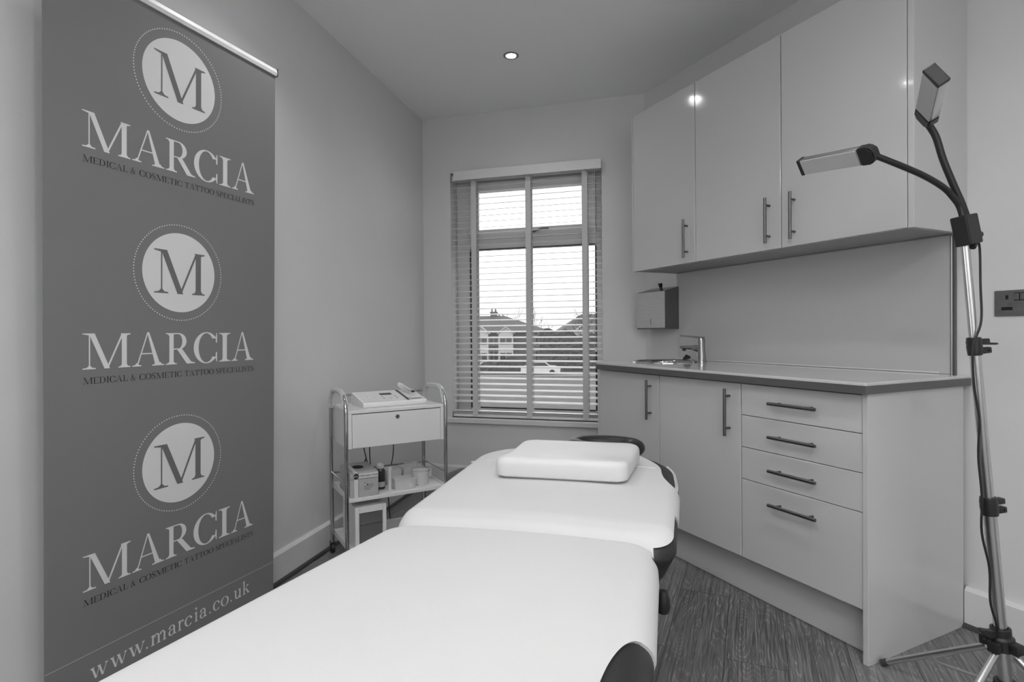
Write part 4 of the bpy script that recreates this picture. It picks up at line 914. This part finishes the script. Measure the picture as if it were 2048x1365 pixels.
def hip(bm, x0, x1, y0, y1, z0, z1, r0, r1):
    ym = (y0 + y1) / 2
    a = [bm.verts.new(p) for p in ((x0, y0, z0), (x1, y0, z0), (x1, y1, z0), (x0, y1, z0), (r0, ym, z1), (r1, ym, z1))]
    for q in ((0, 1, 5, 4), (1, 2, 5), (2, 3, 4, 5), (3, 0, 4), (0, 3, 2, 1)): bm.faces.new([a[i] for i in q])
def house(x, label, W=13.0, gables=(3.4, 6.6), ridge=(2.5, 6.4), zr=3.45, roofw=None):
    th = thing('house', label, 'house', Matrix.Translation((x, 73, GZ)), 'houses across the road')
    bm = new(); box(bm, .3, W - .3, .3, 8.7, 0, 4.7); obj('walls', bm, M['brick'], th)
    bm = new(); hip(bm, -.1, W + .1, -.1, 9.1, 4.6, zr - GZ, *ridge); obj('roof', bm, M['roof'], th)
    bm = new(); cx = ridge[0] + (ridge[1] - ridge[0]) * .62; box(bm, cx - .45, cx + .45, 4.1, 4.9, 5.6, 7.45); box(bm, cx - .52, cx + .52, 4.0, 5.0, 7.3, 7.5)
    for k in (-.25, .25): lathe(bm, [(.12, 7.5), (.10, 7.9)], (cx + k, 4.5), 8)
    obj('chimney', bm, M['brick'], th)
    for g in gables:
        bm = new(); prism(bm, [(g - .95, 0), (g + .95, 0), (g + .95, 4.55), (g, 5.30), (g - .95, 4.55)], -.75, .3, 'y'); b = obj('bay', bm, M['render'], th)
        bm = new(); prism(bm, [(g - 1.15, 4.42), (g, 5.32), (g + 1.15, 4.42), (g + 1.15, 4.55), (g, 5.46), (g - 1.15, 4.55)], -.95, 1.5, 'y'); obj('bay_roof', bm, M['render'], b)
        for z0, z1 in ((3.1, 4.1), (.9, 2.0)):
            bm = new(); box(bm, g - .75, g - .05, -.78, -.74, z0, z1); box(bm, g + .05, g + .75, -.78, -.74, z0, z1); obj('window', bm, M['pane'], b)
    for wx in (1.0, (gables[0] + gables[1]) / 2, W - 2.6):
        for z0, z1 in ((3.0, 4.1), (.9, 2.2)):
            bm = new(); box(bm, wx - .6, wx + .6, .24, .31, z0 - .06, z1 + .06); f = obj('window_frame', bm, M['render'], th)
            bm = new(); box(bm, wx - .54, wx - .03, .22, .30, z0, z1); box(bm, wx + .03, wx + .54, .22, .30, z0, z1); obj('pane', bm, M['pane'], f)
house(-7.4, 'semi-detached house with two white gabled bays, left behind the blind')
house(6.0, 'house with broad dark roof behind the hedge, right behind the blind', 12.5, (3.0, 9.4), (3.6, 9.0), 3.6)
house(-24.5, 'leftmost of the three houses across the road', 13, (3.4, 9.4), (3.0, 9.5), 3.4)
random.seed(11)
def hedge(x0, x1, y0, y1, h, label):
    bm = new(); nx = int((x1 - x0) / .35); ny = 4; nz = int(h / .35)
    def P(i, j, k):
        x = x0 + (x1 - x0) * i / nx; y = y0 + (y1 - y0) * j / ny; z = h * k / nz
        rr = random.Random(i * 977 + j * 131 + k * 17); top = .35 * math.sin(i * .31) + .22 * math.sin(i * .83)
        return (x + rr.uniform(-.13, .13), y + rr.uniform(-.16, .16), GZ + max(0, z + (rr.uniform(-.14, .14) + top * z / h if k else 0)))
    V = {}
    def g(i, j, k):
        if (i, j, k) not in V: V[i, j, k] = bm.verts.new(P(i, j, k))
        return V[i, j, k]
    for i in range(nx):
        for k in range(nz): bm.faces.new((g(i, 0, k), g(i + 1, 0, k), g(i + 1, 0, k + 1), g(i, 0, k + 1))); bm.faces.new((g(i, ny, k), g(i, ny, k + 1), g(i + 1, ny, k + 1), g(i + 1, ny, k)))
        for j in range(ny): bm.faces.new((g(i, j, nz), g(i + 1, j, nz), g(i + 1, j + 1, nz), g(i, j + 1, nz)))
    for j in range(ny):
        for k in range(nz):
            for i in (0, nx): bm.faces.new((g(i, j, k), g(i, j + 1, k), g(i, j + 1, k + 1), g(i, j, k + 1)))
    tag(obj('hedge', bm, M['leaf']), label, 'hedge')
hedge(3.2, 13.5, 66, 69, 4.6, 'tall dark evergreen hedge at the right, seen through the blind slats')
hedge(-9, 2.4, 64.5, 65.6, 1.3, 'low dark hedge before the white-gabled house')
def bare_tree(x, y, h, label, sd):
    rnd = random.Random(sd); bm = new()
    def br(p, d, L, r, lev):
        q = p + d * L; tube(bm, [p, p.lerp(q, .5) + Vector((rnd.uniform(-.05, .05) * L, 0, 0)), q], [r, r * .8, r * .6], 5, cap=False)
        if lev:
            for k in range(3):
                dd = (d + Vector((rnd.uniform(-.75, .75), rnd.uniform(-.75, .75), rnd.uniform(-.1, .5)))).normalized(); br(p.lerp(q, rnd.uniform(.55, 1)), dd, L * rnd.uniform(.55, .75), r * .55, lev - 1)
    br(Vector((0, 0, 0)), Vector((.03, 0, 1)), h * .42, .16, 5)
    tag(obj('bare_tree', bm, M['bark'], mtx=Matrix.Translation((x, y, GZ))), label, 'tree', 'bare trees outside')
bare_tree(9.2, 70.5, 8.2, 'bare winter tree above the hedge, at the right edge of the window', 3)
bare_tree(-.4, 92, 9.4, 'small bare tree showing between the two house roofs', 5)
bare_tree(4.6, 90, 9.2, 'bare tree showing just left of the right roof', 8)
th = thing('parked_car', 'white parked car by the far pavement, behind the middle blind tape', 'car', Matrix.Translation((.9, 59.8, GZ)))
bm = new(); prism(bm, [(0, .3), (4.2, .3), (4.25, .75), (3.9, .95), (3.2, 1.02), (2.7, 1.42), (1.2, 1.45), (.6, 1.0), (.05, .9)], 0, 1.65, 'y'); obj('car_body', bm, M['carp'], th)
bm = new(); prism(bm, [(.85, 1.02), (1.3, 1.38), (2.6, 1.36), (3.0, 1.02)], -.01, 1.66, 'y'); obj('car_windows', bm, M['pane'], th)
for x in (.85, 3.35):
    for y in (.1, 1.55):
        bm = tube(new(), [(x, y - .1, .31), (x, y + .1, .31)], .31, 18); obj('wheel', bm, M['black'], th)
